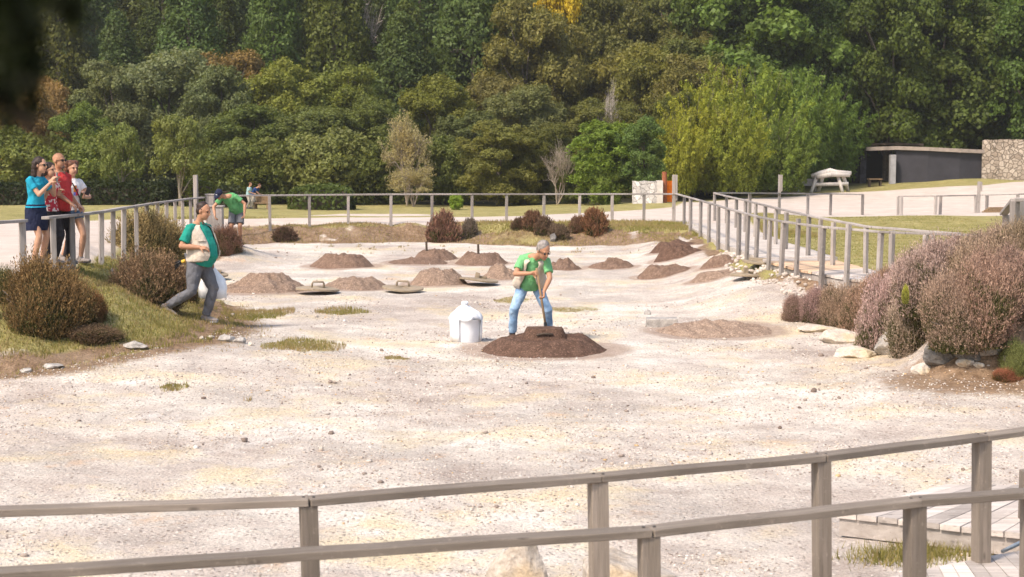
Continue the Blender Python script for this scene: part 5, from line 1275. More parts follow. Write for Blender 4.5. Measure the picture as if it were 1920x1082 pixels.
# --- specimen trees in front (left to right, back to front)
T = tree_px
for (px, yt, Y, w, c, l) in [
    (40, 165, 80, 190, (.14, .10, .06), 'reddish brown dry crowned tree at the left edge behind the visitors'),
    (425, 104, 90, 230, (.105, .078, .042), 'soft brown crown rising behind the grey green tree'),
    (85, 150, 84, 130, (.135, .095, .055), 'second dry brown tree, between the left edge and the grey green tree')]:
    T('round', px, yt, Y, w, c, l)
for (px, yt, Y, w, c, l) in [
    (215, 120, 83, 200, G_GREY, 'grey green tree with a feathery crown, left one of the silvery group'),
    (320, 100, 85, 260, (.075, .09, .062), 'largest grey green tree at the left with a silvery domed crown'),
    (410, 135, 82, 200, (.06, .075, .045), 'grey green tree at the right end of the silvery group'),
    (150, 200, 78, 150, (.06, .085, .025), 'fresh green tree above the dark hedge at the left'),
    (520, 122, 84, 210, (.085, .098, .026), 'light green broad tree below the conifers, above the man in the dark cap'),
    (640, 130, 86, 220, (.072, .088, .026), 'light green layered tree left of the pale dry tree'),
    (470, 205, 77, 220, (.05, .066, .024), 'mid green rounded tree right of the two small park trees'),
    (590, 205, 78, 220, (.058, .072, .03), 'dull green tree between the far couple and the pale dry tree'),
    (690, 190, 79, 190, (.055, .07, .026), 'green tree just left of the pale dry tree'),
    (820, 150, 84, 190, (.07, .078, .02), 'yellowish olive tree behind the pale dry tree'),
    (880, 215, 80, 180, (.05, .062, .03), 'olive tree at the left of the big rounded evergreen'),
    (930, 148, 88, 170, (.072, .068, .032), 'brownish olive tree with a flat domed crown in the middle of the wood'),
    (985, 165, 84, 190, (.066, .075, .04), 'grey olive domed tree above the big rounded evergreen'),
    (1010, 75, 95, 190, (.058, .062, .022), 'tall olive tree standing out of the middle slope'),
    (1090, 100, 92, 130, (.045, .05, .018), 'dark olive columnar tree left of the bare branches'),
    (1180, 70, 95, 180, (.066, .07, .03), 'pale olive tree behind the bare branches'),
    (1225, 95, 88, 190, (.075, .078, .024), 'tall yellowish olive tree right of the bare branches'),
    (1300, 110, 86, 180, (.075, .072, .03), 'brownish olive tree behind the yellow green bamboo'),
    (1130, 190, 82, 180, (.062, .068, .024), 'olive tree behind the bright layered tree, at its left'),
    (1030, 235, 78, 120, (.05, .056, .02), 'dark olive tree behind the bare pinkish shrub'),
    (1270, 180, 80, 120, (.05, .06, .018), 'olive tree between the layered tree and the bamboo'),
    ]:
    T('round', px, yt, Y, w, c, l)
# near row of shrubs and bushes along the lawn
for (px, yt, Y, w, c, l, kd) in [
    (40, 250, 72, 190, (.07, .085, .03), 'green bush at the left edge behind the visitors', 'bush'),
    (150, 265, 71, 160, (.07, .09, .03), 'green bush behind the bald man and the hedge', 'bush'),
    (445, 270, 72, 170, (.055, .07, .025), 'bush behind the man in the dark cap', 'bush'),
    (530, 268, 73, 150, (.065, .078, .032), 'bush behind the far couple', 'bush'),
    (610, 250, 72, 190, (.078, .09, .04), 'silvery green bush left of the pale dry tree', 'bush'),
    (700, 265, 73, 150, (.065, .08, .03), 'bush touching the left side of the pale dry tree', 'bush'),
    (835, 265, 73, 130, (.06, .075, .028), 'bush between the pale dry tree and the big rounded evergreen', 'bush'),
    (935, 232, 71, 180, (.075, .08, .03), 'big rounded olive evergreen reaching down to the lawn behind the far fence', 'round'),
    (1000, 250, 72, 110, (.05, .056, .018), 'dark right half of the rounded evergreens behind the far fence', 'round'),
    (1085, 300, 71, 90, (.06, .075, .03), 'bush at the right of the bare pinkish shrub', 'bush'),
    (1140, 232, 69, 160, (.07, .105, .024), 'bright green layered tree left of the small stone wall', 'broad'),
    (1205, 225, 68, 110, (.05, .08, .03), 'glossy green tree just above the small stone wall', 'broad'),
    (1135, 320, 68, 70, (.075, .105, .03), 'low bright bush behind the far fence, left of the small stone wall', 'bush'),
    (855, 366, 64, 30, (.10, .15, .03), 'small fresh green bush behind the far fence', 'bush')]:
    T(kd, px, yt, Y, w, c, l)
T('sparse', 762, 200, 71, 105, (.155, .142, .115), 'pale dry tree with cream leaves standing alone on the lawn edge', bark='bark_pale', v=0)
T('sparse', 775, 300, 69.5, 95, (.15, .14, .11), 'low spreading pale bush below the pale dry tree', bark='bark_pale', v=1)
T('bare', 1045, 255, 70.5, 100, None, 'bare pinkish grey shrub with fine twigs behind the far fence', bark='bark_pale')
M['bare_pink'] = mk_rock('bare_branches', (.42, .35, .30), (.60, .52, .46), None, 9)
KIND['bare2'] = [(None, KIND['bare'][0][1].copy(), KIND['bare'][0][2], 2.4)]; KIND['bare2'][0][1].materials.clear(); NAMES['bare2'] = 'bare_tree'; CATS['bare2'] = 'bare tree'; M['bark'] = M['bark']
T('bare2', 1138, 135, 81, 60, None, 'leafless silvery branches sticking out of the olive trees at the middle', bark='bare_pink')
T('bare2', 660, -110, 104, 150, None, 'leafless dead tree at the top edge among the dark conifers', bark='bare_pink')
T('small', 228, 238, 63, 92, (.085, .105, .045), 'small park tree on the left lawn, the left one of the pair', bark='bark_pale', v=0)
T('small', 335, 220, 62, 110, (.085, .10, .045), 'small park tree on the left lawn, the right one of the pair', bark='bark_pale', v=1)
# yellow crown at the very top
T('broad', 1045, -45, 97, 120, (.22, .18, .02), 'bright yellow crowned tree at the top edge of the wood')
# right side: bamboo and broadleaf
for (px, yt, Y, w, c, l) in [
    (1272, 165, 76, 105, (.125, .135, .022), 'yellow green bamboo at the left foot of the bamboo mass, lowest and leftmost'),
    (1305, 105, 79, 140, (.118, .13, .022), 'yellow green bamboo clump second from the left'),
    (1350, 55, 83, 165, (.10, .12, .022), 'tallest yellow green bamboo clump beside the large bright leaved tree'),
    (1375, 150, 78, 140, (.10, .12, .022), 'low yellowish bamboo clump in front of the tallest one'),
    (1425, 60, 84, 170, (.085, .115, .024), 'fresh green bamboo clump in the middle of the bamboo mass'),
    (1465, 165, 81, 130, (.068, .098, .024), 'low green bamboo clump behind the tall post'),
    (1505, 70, 86, 170, (.060, .095, .024), 'green bamboo clump above the metal trough'),
    (1545, 120, 89, 170, (.048, .08, .022), 'dark green bamboo clump over the log table'),
    (1590, 175, 94, 90, (.045, .065, .018), 'dark bamboo clump beside the open end of the building')]:
    T('bamboo', px, yt, Y, w, c, l)
for (px, yt, Y, w, c, l, dz) in [
    (1470, -70, 92, 350, (.058, .092, .028), 'large bright leaved tree over the bamboo, its crown reaching the top edge', 0),
    (1600, -60, 99, 350, (.058, .086, .024), 'large bright leaved tree leaning over the dark building', 0),
    (1780, -90, 97, 300, (.04, .065, .016), 'deep green tree behind the dark building', 0),
    (1900, -60, 99, 260, (.035, .06, .018), 'deep green tree at the right edge behind the stone wall', 0)]:
    T('broad', px, yt, Y, w, c, l)
T('bamboo', 1850, 120, 98, 170, (.075, .10, .02), 'dull green bamboo behind the roof at the right')
T('bamboo', 1760, 150, 99, 120, (.05, .07, .018), 'dark bamboo behind the middle of the roof')
T('bamboo', 1930, 100, 99, 150, (.045, .075, .018), 'dark bamboo behind the stone wall at the right edge')

# --- clipped hedges
def hedge(pxa, pxb, ytop, Y, depth, color, label, round_=False, sc=.10):
    a = at(pxa, ytop, Y); b = at(pxb, ytop, Y); L = b.x - a.x; cx = (a.x + b.x) / 2; z0 = Hs(cx, Y); h = a.z - z0
    n = int((L * h * 2 + L * depth) * 260); P = []; N = []
    u = rng.uniform(-1, 1, n); f = rng.random(n); ar = np.array([L * h, L * h, L * depth, h * depth, h * depth]); k = rng.choice(5, n, p=ar / ar.sum()); v = rng.random(n); w = rng.uniform(-1, 1, n)
    x = np.where(k == 3, -1, np.where(k == 4, 1, u)) * L / 2; y = np.where(k == 0, -1, np.where(k == 1, 1, w)) * depth / 2; z = np.where(k == 2, 1, v) * h
    nx = np.where(k == 3, -1, np.where(k == 4, 1, 0)); ny = np.where(k == 0, -1, np.where(k == 1, 1, 0)); nz = np.where(k == 2, 1., .15)
    if round_:
        e = np.sqrt(np.clip(1 - (x / (L / 2)) ** 2, 0, 1)) ** .5; y = y * e; z = z * (.45 + .55 * e)
    bump = .13 * fbm(x * 1.8 + pxa, z * 2.2 + y, 3); P = np.stack([x + nx * bump, y + ny * bump, z + (k == 2) * bump + rng.normal(0, .02, n)], 1)
    N = np.stack([nx, ny, nz], 1).astype(float)
    V = leaf_quads(P + N * rng.normal(0, .04, (n, 1)), N, sc, spread=.7)
    e = empty('hedge', (cx, Y, z0), label, 'hedge')
    o = link('foliage', quads_mesh('foliage', V, (rng.normal(.5, .2, n)).clip(0, 1)), M['leaf'], e); o.color = (*color, 1)
    m = MB(); m.box((0, 0, h * .42), (L * .86, depth * .7, h * .8)); m.build('stems', M['wood_dark'], e)
hedge(-120, 322, 346, 62.5, 1.4, (.030, .042, .012), 'long dark clipped hedge along the left lawn behind the small park trees')
hedge(336, 402, 341, 63.5, 1.8, (.13, .15, .028), 'yellow green hedge behind the tall post at the left', True)
hedge(398, 455, 352, 66, 1.6, (.05, .06, .02), 'dark low hedge behind the man in the dark cap', True)
hedge(543, 660, 350, 65, 2.6, (.085, .115, .025), 'rounded light green hedge behind the far fence, right of the far couple', True)

# --- heather
def heather_mesh(r, h, n, seed, sz=.016, stalk=(.10, .24)):
    rg = np.random.default_rng(seed); m_ = 13
    an = np.arange(m_) * 2.4 + rg.uniform(-.4, .4, m_); el_ = rg.uniform(.0, 1.0, m_) ** .8; q = np.sqrt(1 - (el_ * .9) ** 2) * rg.uniform(.42, .68, m_)
    LC = np.stack([np.cos(an) * q, np.sin(an) * q, el_ * .58], 1); LS = rg.uniform(.24, .40, m_); LC = np.concatenate([LC, [[0, 0, -.05], [.3, 0, -.1], [-.3, 0, -.1]]]); LS = np.concatenate([LS, [.66, .5, .5]])
    def shell(nn, f0, f1):
        k = rg.choice(len(LS), nn * 4, p=LS ** 2 / (LS ** 2).sum()); d = unit(rg.normal(0, 1, (nn * 4, 3))); P = LC[k] + d * (LS[k] * rg.uniform(f0, f1, nn * 4))[:, None]
        D = np.linalg.norm(P[:, None] - LC[None], axis=2) / LS[None]; D[np.arange(len(k)), k] = 9
        ok = (D.min(1) > .82) & (P[:, 2] > -.28); return P[ok][:nn], d[ok][:nn]
    B, d = shell(n, .80, .98); n = len(B); S = np.array([r, r, h]); base = B * S
    up = unit(d * .7 + np.array([0, 0, .85]) + rg.normal(0, .26, (n, 3))); L = stalk[0] + (stalk[1] - stalk[0]) * rg.random(n) ** 2.2
    K = 9; t = (np.arange(K) + .5) / K
    P = base[:, None, :] + up[:, None, :] * (L[:, None] * t[None])[:, :, None] + rg.normal(0, .010, (n, K, 3))
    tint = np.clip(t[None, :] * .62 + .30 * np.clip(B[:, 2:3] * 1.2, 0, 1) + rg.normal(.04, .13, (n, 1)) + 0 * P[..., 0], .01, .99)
    P = P.reshape(-1, 3); tint = tint.reshape(-1); U = np.repeat(up, K, 0)
    s = sz * rg.uniform(.7, 1.4, len(P)); nn = unit(np.cross(U, rg.normal(0, 1, U.shape)) + np.repeat(d, K, 0) * .6); tt = unit(U + rg.normal(0, .45, U.shape)); b = np.cross(nn, tt)
    V = np.stack([P - tt * (s * 1.7)[:, None], P + b * s[:, None] * .6, P + tt * (s * 1.7)[:, None], P - b * s[:, None] * .6], 1)
    Pi, di = shell(n * 2, .6, .92)
    Vi = leaf_quads(Pi * S, di, sz * 2.6, asp=2.2, spread=.8)
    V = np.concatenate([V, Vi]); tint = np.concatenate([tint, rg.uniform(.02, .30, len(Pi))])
    V[..., 2] = np.maximum(V[..., 2], -.4)
    V[..., :2] *= r / np.percentile(np.abs(V[..., 0]), 98.5); V[..., 2] *= h / np.percentile(V[..., 2], 99)
    return quads_mesh('foliage', V, tint)
def stems_mesh(r, h, seed, n=34):
    rd = random.Random(seed); m = MB()
    for k in range(n):
        a = rd.uniform(0, 6.28); q = Vector((cos(a) * r * rd.uniform(.5, .95), sin(a) * r * rd.uniform(.5, .95), h * rd.uniform(.25, .8)))
        m.tube([Vector((cos(a) * .12 * r, sin(a) * .12 * r, -.08)), q * .5 + Vector((0, 0, .02)), q], [.018, .013, .006], 5)
    return m.mesh('stems', True)
HM = [heather_mesh(1, 1., 5600, s, .018, (.10, .50)) for s in (1, 2, 3, 4)]; SM = [stems_mesh(1, .9, s) for s in (1, 2)]
HS = [heather_mesh(1, 1.05, 1700, s, .042, (.22, .5)) for s in (11, 12)]
HF = [heather_mesh(1, 1., 9500, s, .0135, (.07, .38)) for s in (21, 22, 23)]
M['stem'] = mk_rock('heather_stems', (.14, .11, .10), (.26, .22, .20), None, 20)
def heather(px, pb, wpx, hpx, color, label, group=None, small=False, Y=None, v=0, name='heather_bush', fine=False, sink=.12):
    p = g(px, pb) if Y is None else Vector((at(px, pb, Y).x, Y, 0)); z = Hs(p.x, p.y)
    if Y is not None: z = max(z, at(px, pb, Y).z) if pb < 1e4 else z
    s = p.y / FPX; w = wpx * s / 2; h = hpx * s
    lst = HS if small else (HF if fine else HM)
    e = empty(name, (p.x, p.y, z - sink * h), label, 'shrub', group, random.uniform(0, 6.28), (w, w, h))
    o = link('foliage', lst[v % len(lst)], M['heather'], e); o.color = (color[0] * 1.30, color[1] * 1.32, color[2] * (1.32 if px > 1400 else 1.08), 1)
    link('stems', SM[v % 2], None if SM[v % 2].materials else M['stem'], e)
    return e
PK = (.36, .245, .215); RU_ = (.20, .125, .068); DB = (.12, .072, .06)
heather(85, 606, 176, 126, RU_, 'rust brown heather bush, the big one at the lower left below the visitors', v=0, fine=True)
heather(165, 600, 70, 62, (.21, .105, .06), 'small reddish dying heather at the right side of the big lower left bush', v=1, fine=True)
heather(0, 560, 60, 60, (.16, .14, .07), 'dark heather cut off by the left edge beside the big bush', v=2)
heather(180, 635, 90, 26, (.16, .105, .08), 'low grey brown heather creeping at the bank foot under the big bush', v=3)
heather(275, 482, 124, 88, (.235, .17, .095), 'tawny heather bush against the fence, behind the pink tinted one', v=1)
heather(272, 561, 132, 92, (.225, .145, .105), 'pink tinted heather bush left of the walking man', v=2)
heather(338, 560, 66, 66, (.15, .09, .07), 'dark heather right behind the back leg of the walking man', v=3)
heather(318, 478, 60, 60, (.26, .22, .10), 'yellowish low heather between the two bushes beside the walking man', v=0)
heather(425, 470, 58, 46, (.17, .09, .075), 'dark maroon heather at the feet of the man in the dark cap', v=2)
for k, (px, pb, w, h, c, l) in enumerate([
    (536, 452, 42, 26, DB, 'small dark heather on the far bank at the left'),
    (831, 452, 56, 54, (.19, .10, .085), 'round maroon heather on the far bank left of the digging man, biggest there'),
    (880, 443, 28, 32, (.17, .13, .12), 'small grey heather just right of the round maroon one'),
    (975, 429, 30, 20, DB, 'low dark heather at the left end of the row on the far bank'),
    (1001, 432, 40, 36, (.15, .08, .06), 'dark heather with a taller top in the middle of the row on the far bank'),
    (1022, 440, 40, 32, (.12, .075, .06), 'dark heather beside the upright stone on the far bank'),
    (1046, 447, 40, 26, (.16, .11, .09), 'low trailing heather at the right of the upright stone'),
    (1082, 432, 30, 26, (.18, .10, .075), 'small maroon heather left of the rust coloured one'),
    (1117, 434, 46, 42, (.20, .10, .065), 'rust coloured round heather at the right end of the far bank row')]):
    heather(px, pb, w, h, c, l, small=True, v=k)
# right: strip and big mass
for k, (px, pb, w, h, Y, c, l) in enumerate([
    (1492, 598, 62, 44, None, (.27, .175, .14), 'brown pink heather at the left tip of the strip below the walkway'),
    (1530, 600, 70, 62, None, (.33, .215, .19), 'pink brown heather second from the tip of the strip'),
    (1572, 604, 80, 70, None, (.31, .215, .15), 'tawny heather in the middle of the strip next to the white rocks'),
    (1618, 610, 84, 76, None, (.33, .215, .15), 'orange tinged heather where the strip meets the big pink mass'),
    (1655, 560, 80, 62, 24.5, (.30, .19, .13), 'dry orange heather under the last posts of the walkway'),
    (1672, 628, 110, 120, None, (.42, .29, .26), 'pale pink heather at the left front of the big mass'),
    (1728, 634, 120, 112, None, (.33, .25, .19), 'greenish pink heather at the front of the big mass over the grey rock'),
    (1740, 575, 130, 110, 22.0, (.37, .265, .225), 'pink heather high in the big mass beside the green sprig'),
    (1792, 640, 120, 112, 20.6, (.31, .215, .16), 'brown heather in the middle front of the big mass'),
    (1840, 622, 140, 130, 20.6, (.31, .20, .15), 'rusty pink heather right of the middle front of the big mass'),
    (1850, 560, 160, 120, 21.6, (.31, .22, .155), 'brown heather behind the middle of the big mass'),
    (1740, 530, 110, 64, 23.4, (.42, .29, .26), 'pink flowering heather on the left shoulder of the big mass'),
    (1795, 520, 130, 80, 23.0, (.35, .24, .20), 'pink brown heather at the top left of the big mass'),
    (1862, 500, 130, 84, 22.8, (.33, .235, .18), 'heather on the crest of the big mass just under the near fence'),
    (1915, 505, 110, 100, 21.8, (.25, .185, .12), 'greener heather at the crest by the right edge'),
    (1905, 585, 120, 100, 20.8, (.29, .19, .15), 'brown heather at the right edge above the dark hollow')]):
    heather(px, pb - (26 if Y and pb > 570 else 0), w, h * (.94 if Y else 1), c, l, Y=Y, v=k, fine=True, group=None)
heather(1628, 652, 48, 36, (.24, .22, .09), 'small round olive bush by itself on the pale slope under the pink heather', v=1, fine=True)
heather(1486, 596, 22, 16, (.20, .20, .08), 'tiny green cushion plant at the left tip of the heather strip', small=False, v=2)
heather(1905, 700, 70, 60, (.16, .17, .06), 'green grassy clump at the right edge under the bank', v=3, fine=True)
heather(1890, 712, 50, 24, (.30, .12, .07), 'low rusty plant at the foot of the green clump by the right edge', v=0, fine=True)
heather(1698, 560, 13, 26, (.34, .33, .06), 'bright yellow green sprig growing out of the pink heather', Y=20.2, v=1)

# --- blurred branch close to the camera, top left
M['twig'] = mk_rock('dark_twig', (.05, .035, .02), (.09, .06, .035), None, 30)
def near_branch():
    e = empty('conifer_branch', at(-60, -60, 1.15), 'dark out of focus conifer branch hanging into the top left corner', 'branch')
    o0 = e.location.copy(); m = MB(); Ps = []; Ns = []
    rdm = random.Random(4)
    def loc(px, py, Y): return at(px, py, Y) - o0
    main = [loc(-160, -160, 1.2), loc(-60, 110, 1.15), loc(30, 210, 1.12), loc(120, 285, 1.1)]
    m.tube(main, [.008, .0065, .005, .0025], 7)
    tw = []
    for k in range(90):
        px = rdm.uniform(-160, 175); py0 = rdm.uniform(-170, 40); ln = rdm.uniform(60, 190) * (1 if px < 70 else .7); yy = rdm.uniform(1.05, 1.3)
        if px > 60: py0 -= 60 + (px - 60) * .7
        if px < 40: ln += 60
        a = loc(px, py0, yy); b = loc(px + rdm.uniform(-25, 25), py0 + ln, yy + rdm.uniform(-.02, .02)); m.tube([a, a.lerp(b, .5) + Vector((rdm.uniform(-.004, .004), 0, 0)), b], [.0016, .0012, .0006], 5); tw.append((a, b))
    m.build('twigs', M['twig'], e, True)
    for a, b in tw + [(main[1], main[2])]:
        n = 190; t = rng.random(n)[:, None]; p = np.array(a) * (1 - t) + np.array(b) * t + rng.normal(0, .0035, (n, 3)); Ps.append(p)
    P = np.concatenate(Ps); V = leaf_quads(P, sph(len(P)), .0042, asp=4, spread=1., droop=1.)
    o = link('needles', quads_mesh('needles', V, rng.random(len(P))), M['leaf'], e); o.color = (.022, .030, .010, 1)  # the branch hangs in shade; that darkness is put into the needle colour
near_branch()

# ------------------------------------------------------------------ pot with bag
def ring_z(v, n, rings):
    pass
p = g(874, 641); s = p.y / FPX
rt = empty('pot', p, 'white round pot wrapped in a knotted white plastic bag left of the digging man', 'pot')
r = 27.5 * s; hh = 43 * s
m = MB(); n = 40; prof = [(.0, .0), (.93, .0), (.97, .02), (1, hh * .5), (1.02, hh * .97), (1.06, hh), (1.06, hh * 1.04), (.98, hh * 1.04), (0, hh * 1.06)]
m.add([(r * a * cos(2 * pi * j / n), r * a * sin(2 * pi * j / n), z) for a, z in prof for j in range(n)], [(i * n + j, i * n + (j + 1) % n, (i + 1) * n + (j + 1) % n, (i + 1) * n + j) for i in range(len(prof) - 1) for j in range(n)])
m.build('pot_body', M['white_pot'], rt, True)
m = MB(); n = 64; vs = []; prof = [(1.06, .02), (1.10, hh * .4), (1.12, hh * .8), (1.13, hh * 1.02), (1.0, hh * 1.18), (.78, hh * 1.32), (.55, hh * 1.44), (.30, hh * 1.54), (.16, hh * 1.60), (.20, hh * 1.66), (.24, hh * 1.74), (.12, hh * 1.80)]
for i, (a, z) in enumerate(prof):
    for j in range(n):
        q = 2 * pi * j / n; w_ = .03 * sin(9 * q + i * .3) + .025 * sin(17 * q + i) + .1 * fbm(np.array([cos(q) * 3]), np.array([sin(q) * 3 + i * .4]), 3)[0]
        vs.append((r * (a + w_ * (1 if 2 < i < 8 else .4)) * cos(q) - .02 * (i > 5), r * (a + w_ * .5) * sin(q), z + .02 * sin(5 * q) * (2 < i < 8)))
gap = [j for j in range(n) if 100 < (360 * j / n + 90) % 360 < 0]
m.add(vs, [(i * n + j, i * n + (j + 1) % n, (i + 1) * n + (j + 1) % n, (i + 1) * n + j) for i in range(len(prof) - 1) for j in range(n) if not (i < 3 and 246 < 360 * j / n < 330)])
o = m.build('plastic_bag', M['white_bag'], rt, True); md = o.modifiers.new('s', 'SOLIDIFY'); md.thickness = .003

# ------------------------------------------------------------------ things on the lawns behind
# wooden bench beside the far couple
p = at(491, 388, 64.2); p.z = Hs(p.x, p.y); rt = empty('wooden_bench', p, 'brown plank bench beside the far couple', 'bench', None, -.2)
m = MB(); m.box((0, 0, .25), (.62, .3, .05)); m.build('seat', M['wood_brown'], rt)
m = MB()
for k in range(3): m.box((0, .13, .32 + .085 * k), (.62, .03, .07))
m.build('backrest', M['wood_brown'], rt)
for sx in (-.27, .27):
    m = MB(); m.box((sx, 0, .11), (.06, .26, .26)); m.build('leg', M['wood_brown'], rt)
# white log bench
p = g(1556, 360); s = p.y / FPX; TBY = p.y; print('table', p); rt = empty('log_table', p, 'white rustic table of bleached logs with splayed legs in front of the bamboo', 'table')
m = MB(); w = 34 * s; rt.scale = (1.15, 1.15, 1.25)
m.tube([(-w * .9, 0, .66), (-w * .5, 0, .76), (0, 0, .86), (w * .3, 0, .80), (w, 0, .78)], [.07, .11, .13, .11, .08], 9); m.tube([(-w * .8, .25, .66), (0, .25, .80), (w, .25, .74)], [.10, .12, .09], 9); m.tube([(-w * .7, -.2, .62), (0, -.2, .72), (w * .9, -.2, .70)], [.10, .10, .09], 9)
m.build('top', M['wood_white'], rt, True)
for sx, a in ((-.85, -.55), (-.45, .1), (.85, .25), (.5, -.2)):
    m = MB(); m.tube([(w * sx * .72, .0, .70), (w * sx * 1.12, -.25 if a < 0 else .25, -.03)], [.085, .08], 8); m.build('leg', M['wood_white'], rt, True)
m = MB(); m.tube([(-w * .8, -.12, .30), (w * .85, -.1, .34)], [.08, .08], 8); m.build('stretcher', M['wood_white'], rt, True)
# trough / grill left of it
p = at(1512, 356, TBY + .5); p.z = Hs(p.x, p.y); rt = empty('metal_trough', p, 'pale grey metal trough on legs left of the white log table', 'trough'); M['grey_metal'] = mk_simple('grey_metal', (.33, .32, .32), .5, 20, .15)
m = MB(); q = [(-.65, -.3), (.65, -.3), (.65, .3), (-.65, .3)]; vs = [(x * .8, y * .8, .32) for x, y in q] + [(x, y, .68) for x, y in q] + [(x * .93, y * .9, .66) for x, y in q] + [(x * .75, y * .7, .38) for x, y in q]
m.add(vs, [(3, 2, 1, 0), (0, 1, 5, 4), (1, 2, 6, 5), (2, 3, 7, 6), (3, 0, 4, 7), (4, 5, 9, 8), (5, 6, 10, 9), (6, 7, 11, 10), (7, 4, 8, 11), (8, 9, 13, 12), (9, 10, 14, 13), (10, 11, 15, 14), (11, 8, 12, 15), (12, 13, 14, 15)]); m.build('basin', M['grey_metal'], rt)
for sx in (-.45, .45):
    m = MB(); m.box((sx, 0, .16), (.08, .4, .36)); m.build('leg', M['grey_metal'], rt)
# stone wall, rusty post, orange panel
def mk_masonry(name, c1, c2, sc, mortar=(.2, .17, .14), mw=.045):
    t = NT(name); co0 = objc(t); dn = t.n('ShaderNodeTexNoise', Vector=co0, Scale=sc * .9, Detail=3.).outputs['Color']; co = t.mix(.12, co0, dn, 'ADD'); v = t.n('ShaderNodeTexVoronoi', Vector=co, Scale=sc, _feature='DISTANCE_TO_EDGE'); v2 = t.n('ShaderNodeTexVoronoi', Vector=co, Scale=sc); n = t.noise(co, sc * 4, 5)
    k = t.n('ShaderNodeSeparateColor', Color=v2.outputs['Color']); col = t.mix(k.outputs[0], c1, c2); col = t.mix(1, col, t.ramp(n, [(.3, .75), (.7, 1.2)]), 'MULTIPLY')
    e_ = t.sstep(v.outputs['Distance'], mw * .4, mw * 1.6); col = t.mix(e_, mortar, col)
    return t.bsdf(col, .95, t.math('ADD', e_, t.math('MULTIPLY', n, .4)), .05, 1, .1)
M['masonry'] = mk_masonry('rubble_masonry', (.30, .24, .19), (.50, .42, .35), 4.2, (.20, .165, .13), .04)
M['masonry_w'] = mk_masonry('pale_rubble_masonry', (.48, .44, .42), (.78, .73, .70), 4.2, (.40, .36, .33), .02)
def wallbox(name, label, cat, x0, x1, y0p, Y0, Y1, mat, thick=.4, base_drop=.3, cope=None):
    a = at(x0, y0p, Y0); b = at(x1, y0p, Y1); b.z = a.z = max(a.z, .1); za = min(Hs(a.x, a.y), Hs(b.x, b.y)) - base_drop; L = math.hypot(b.x - a.x, b.y - a.y)
    rt = empty(name, (a.x, a.y, za), label, cat, None, math.atan2(b.y - a.y, b.x - a.x)); h = a.z - za; m = MB(); n = max(4, int(L * 5)); vs = []
    for i in range(n + 1):
        x = L * i / n; t_ = random.uniform(-.03, .03); vs += [(x, random.uniform(-.02, .02), 0), (x, thick, 0), (x, thick, h + t_), (x, random.uniform(-.02, .02), h + t_)]
    m.add(vs, [(4 * i + k, 4 * i + (k + 1) % 4, 4 * i + 4 + (k + 1) % 4, 4 * i + 4 + k) for i in range(n) for k in range(4)] + [(3, 2, 1, 0), tuple(4 * n + k for k in range(4))])
    m.build('stonework', mat, rt); return rt, L, h
rt, L, h = wallbox('stone_wall', 'short whitish rubble stone wall beside the orange panel behind the far fence', 'wall', 1187, 1232, 340, 65, 65, M['masonry_w'])
m = MB(); m.box((L + .12, .2, h / 2), (.24, .44, h + .06)); m.build('end_pillar', mk_concrete('pale_render', (.62, .56, .51)), rt)
rt, L, h = wallbox('stone_wall', 'tall tan rubble stone wall at the right edge beside the dark building', 'wall', 1842, 2100, 262, 88, 86, M['masonry'], .6, .8)
p = at(1246, 322, 65.3); z = Hs(p.x, p.y); m = MB(); hgt = p.z - z; m.tube([(0, 0, 0), (0, 0, hgt)], [.11, .10], 10); M['rust'] = mk_rock('rusty_wood', (.22, .075, .035), (.34, .12, .06)); o = m.build('round_post', M['rust'], None, False, (p.x, p.y, z)); tag(o, 'rust red round post between the whitish stone wall and the orange panel', 'post')
a = at(1250, 339, 65.6); b = at(1262, 339, 65.6); z = Hs(a.x, a.y) + .02; M['orange'] = mk_concrete('orange_paint', (.85, .20, .015), 5); rt = empty('orange_panel', ((a.x + b.x) / 2, a.y, z), 'bright orange panel standing beside the rust red post', 'panel')
m = MB(); m.box((0, 0, (a.z - z) / 2), (b.x - a.x, .06, a.z - z)); m.build('board', M['orange'], rt); m = MB(); m.box((-(b.x - a.x) / 2 - .02, .0, (a.z - z) / 2), (.05, .1, a.z - z + .06)); m.build('frame', M['rust'], rt)
# dark building with flat roof and bowed wall
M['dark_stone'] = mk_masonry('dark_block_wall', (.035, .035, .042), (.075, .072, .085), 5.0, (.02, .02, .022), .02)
M['dark_render'] = mk_concrete('dark_render', (.05, .048, .056), 1.2); M['roof_slab'] = mk_concrete('roof_slab', (.34, .28, .24)); M['interior'] = mk_concrete('interior_painted_shade', (.012, .011, .012))  # interior is near black: shade of the open end put into its colour
cor = [(1596, 90.5), (1628, 89.5), (1680, 88.6), (1740, 88.0), (1800, 87.9), (1846, 88.2)]
bt = [at(px, y, Y) for (px, Y), y in zip(cor, (278, 276, 274, 276, 279, 281))]; zb = min(Hs(q.x, q.y) for q in bt) - .4
rt = empty('flat_roofed_building', (bt[2].x, bt[2].y, zb), 'low dark building with flat roof slab and open left end set into the trees', 'building'); o0 = rt.location.copy()
def wl_(pa, pb, za0, zb0, za1, zb1, th, mat, name):
    a = Vector((pa.x, pa.y, 0)); b = Vector((pb.x, pb.y, 0)); d = (b - a).normalized(); nn = Vector((-d.y, d.x, 0)) * th; vs = [a + V3(0, 0, za0), b + V3(0, 0, za1), b + V3(0, 0, zb1), a + V3(0, 0, zb0)]; vs = [v - o0 for v in vs] + [v + nn - o0 for v in vs]
    mm = MB(); mm.add(vs, [(0, 1, 2, 3), (7, 6, 5, 4), (0, 4, 5, 1), (1, 5, 6, 2), (2, 6, 7, 3), (3, 7, 4, 0)]); return mm.build(name, mat, rt)
m = MB(); vs = []; sub = []
for i in range(2, 5):
    for k in range(6): sub.append(bt[i].lerp(bt[i + 1], k / 6))
sub.append(bt[5])
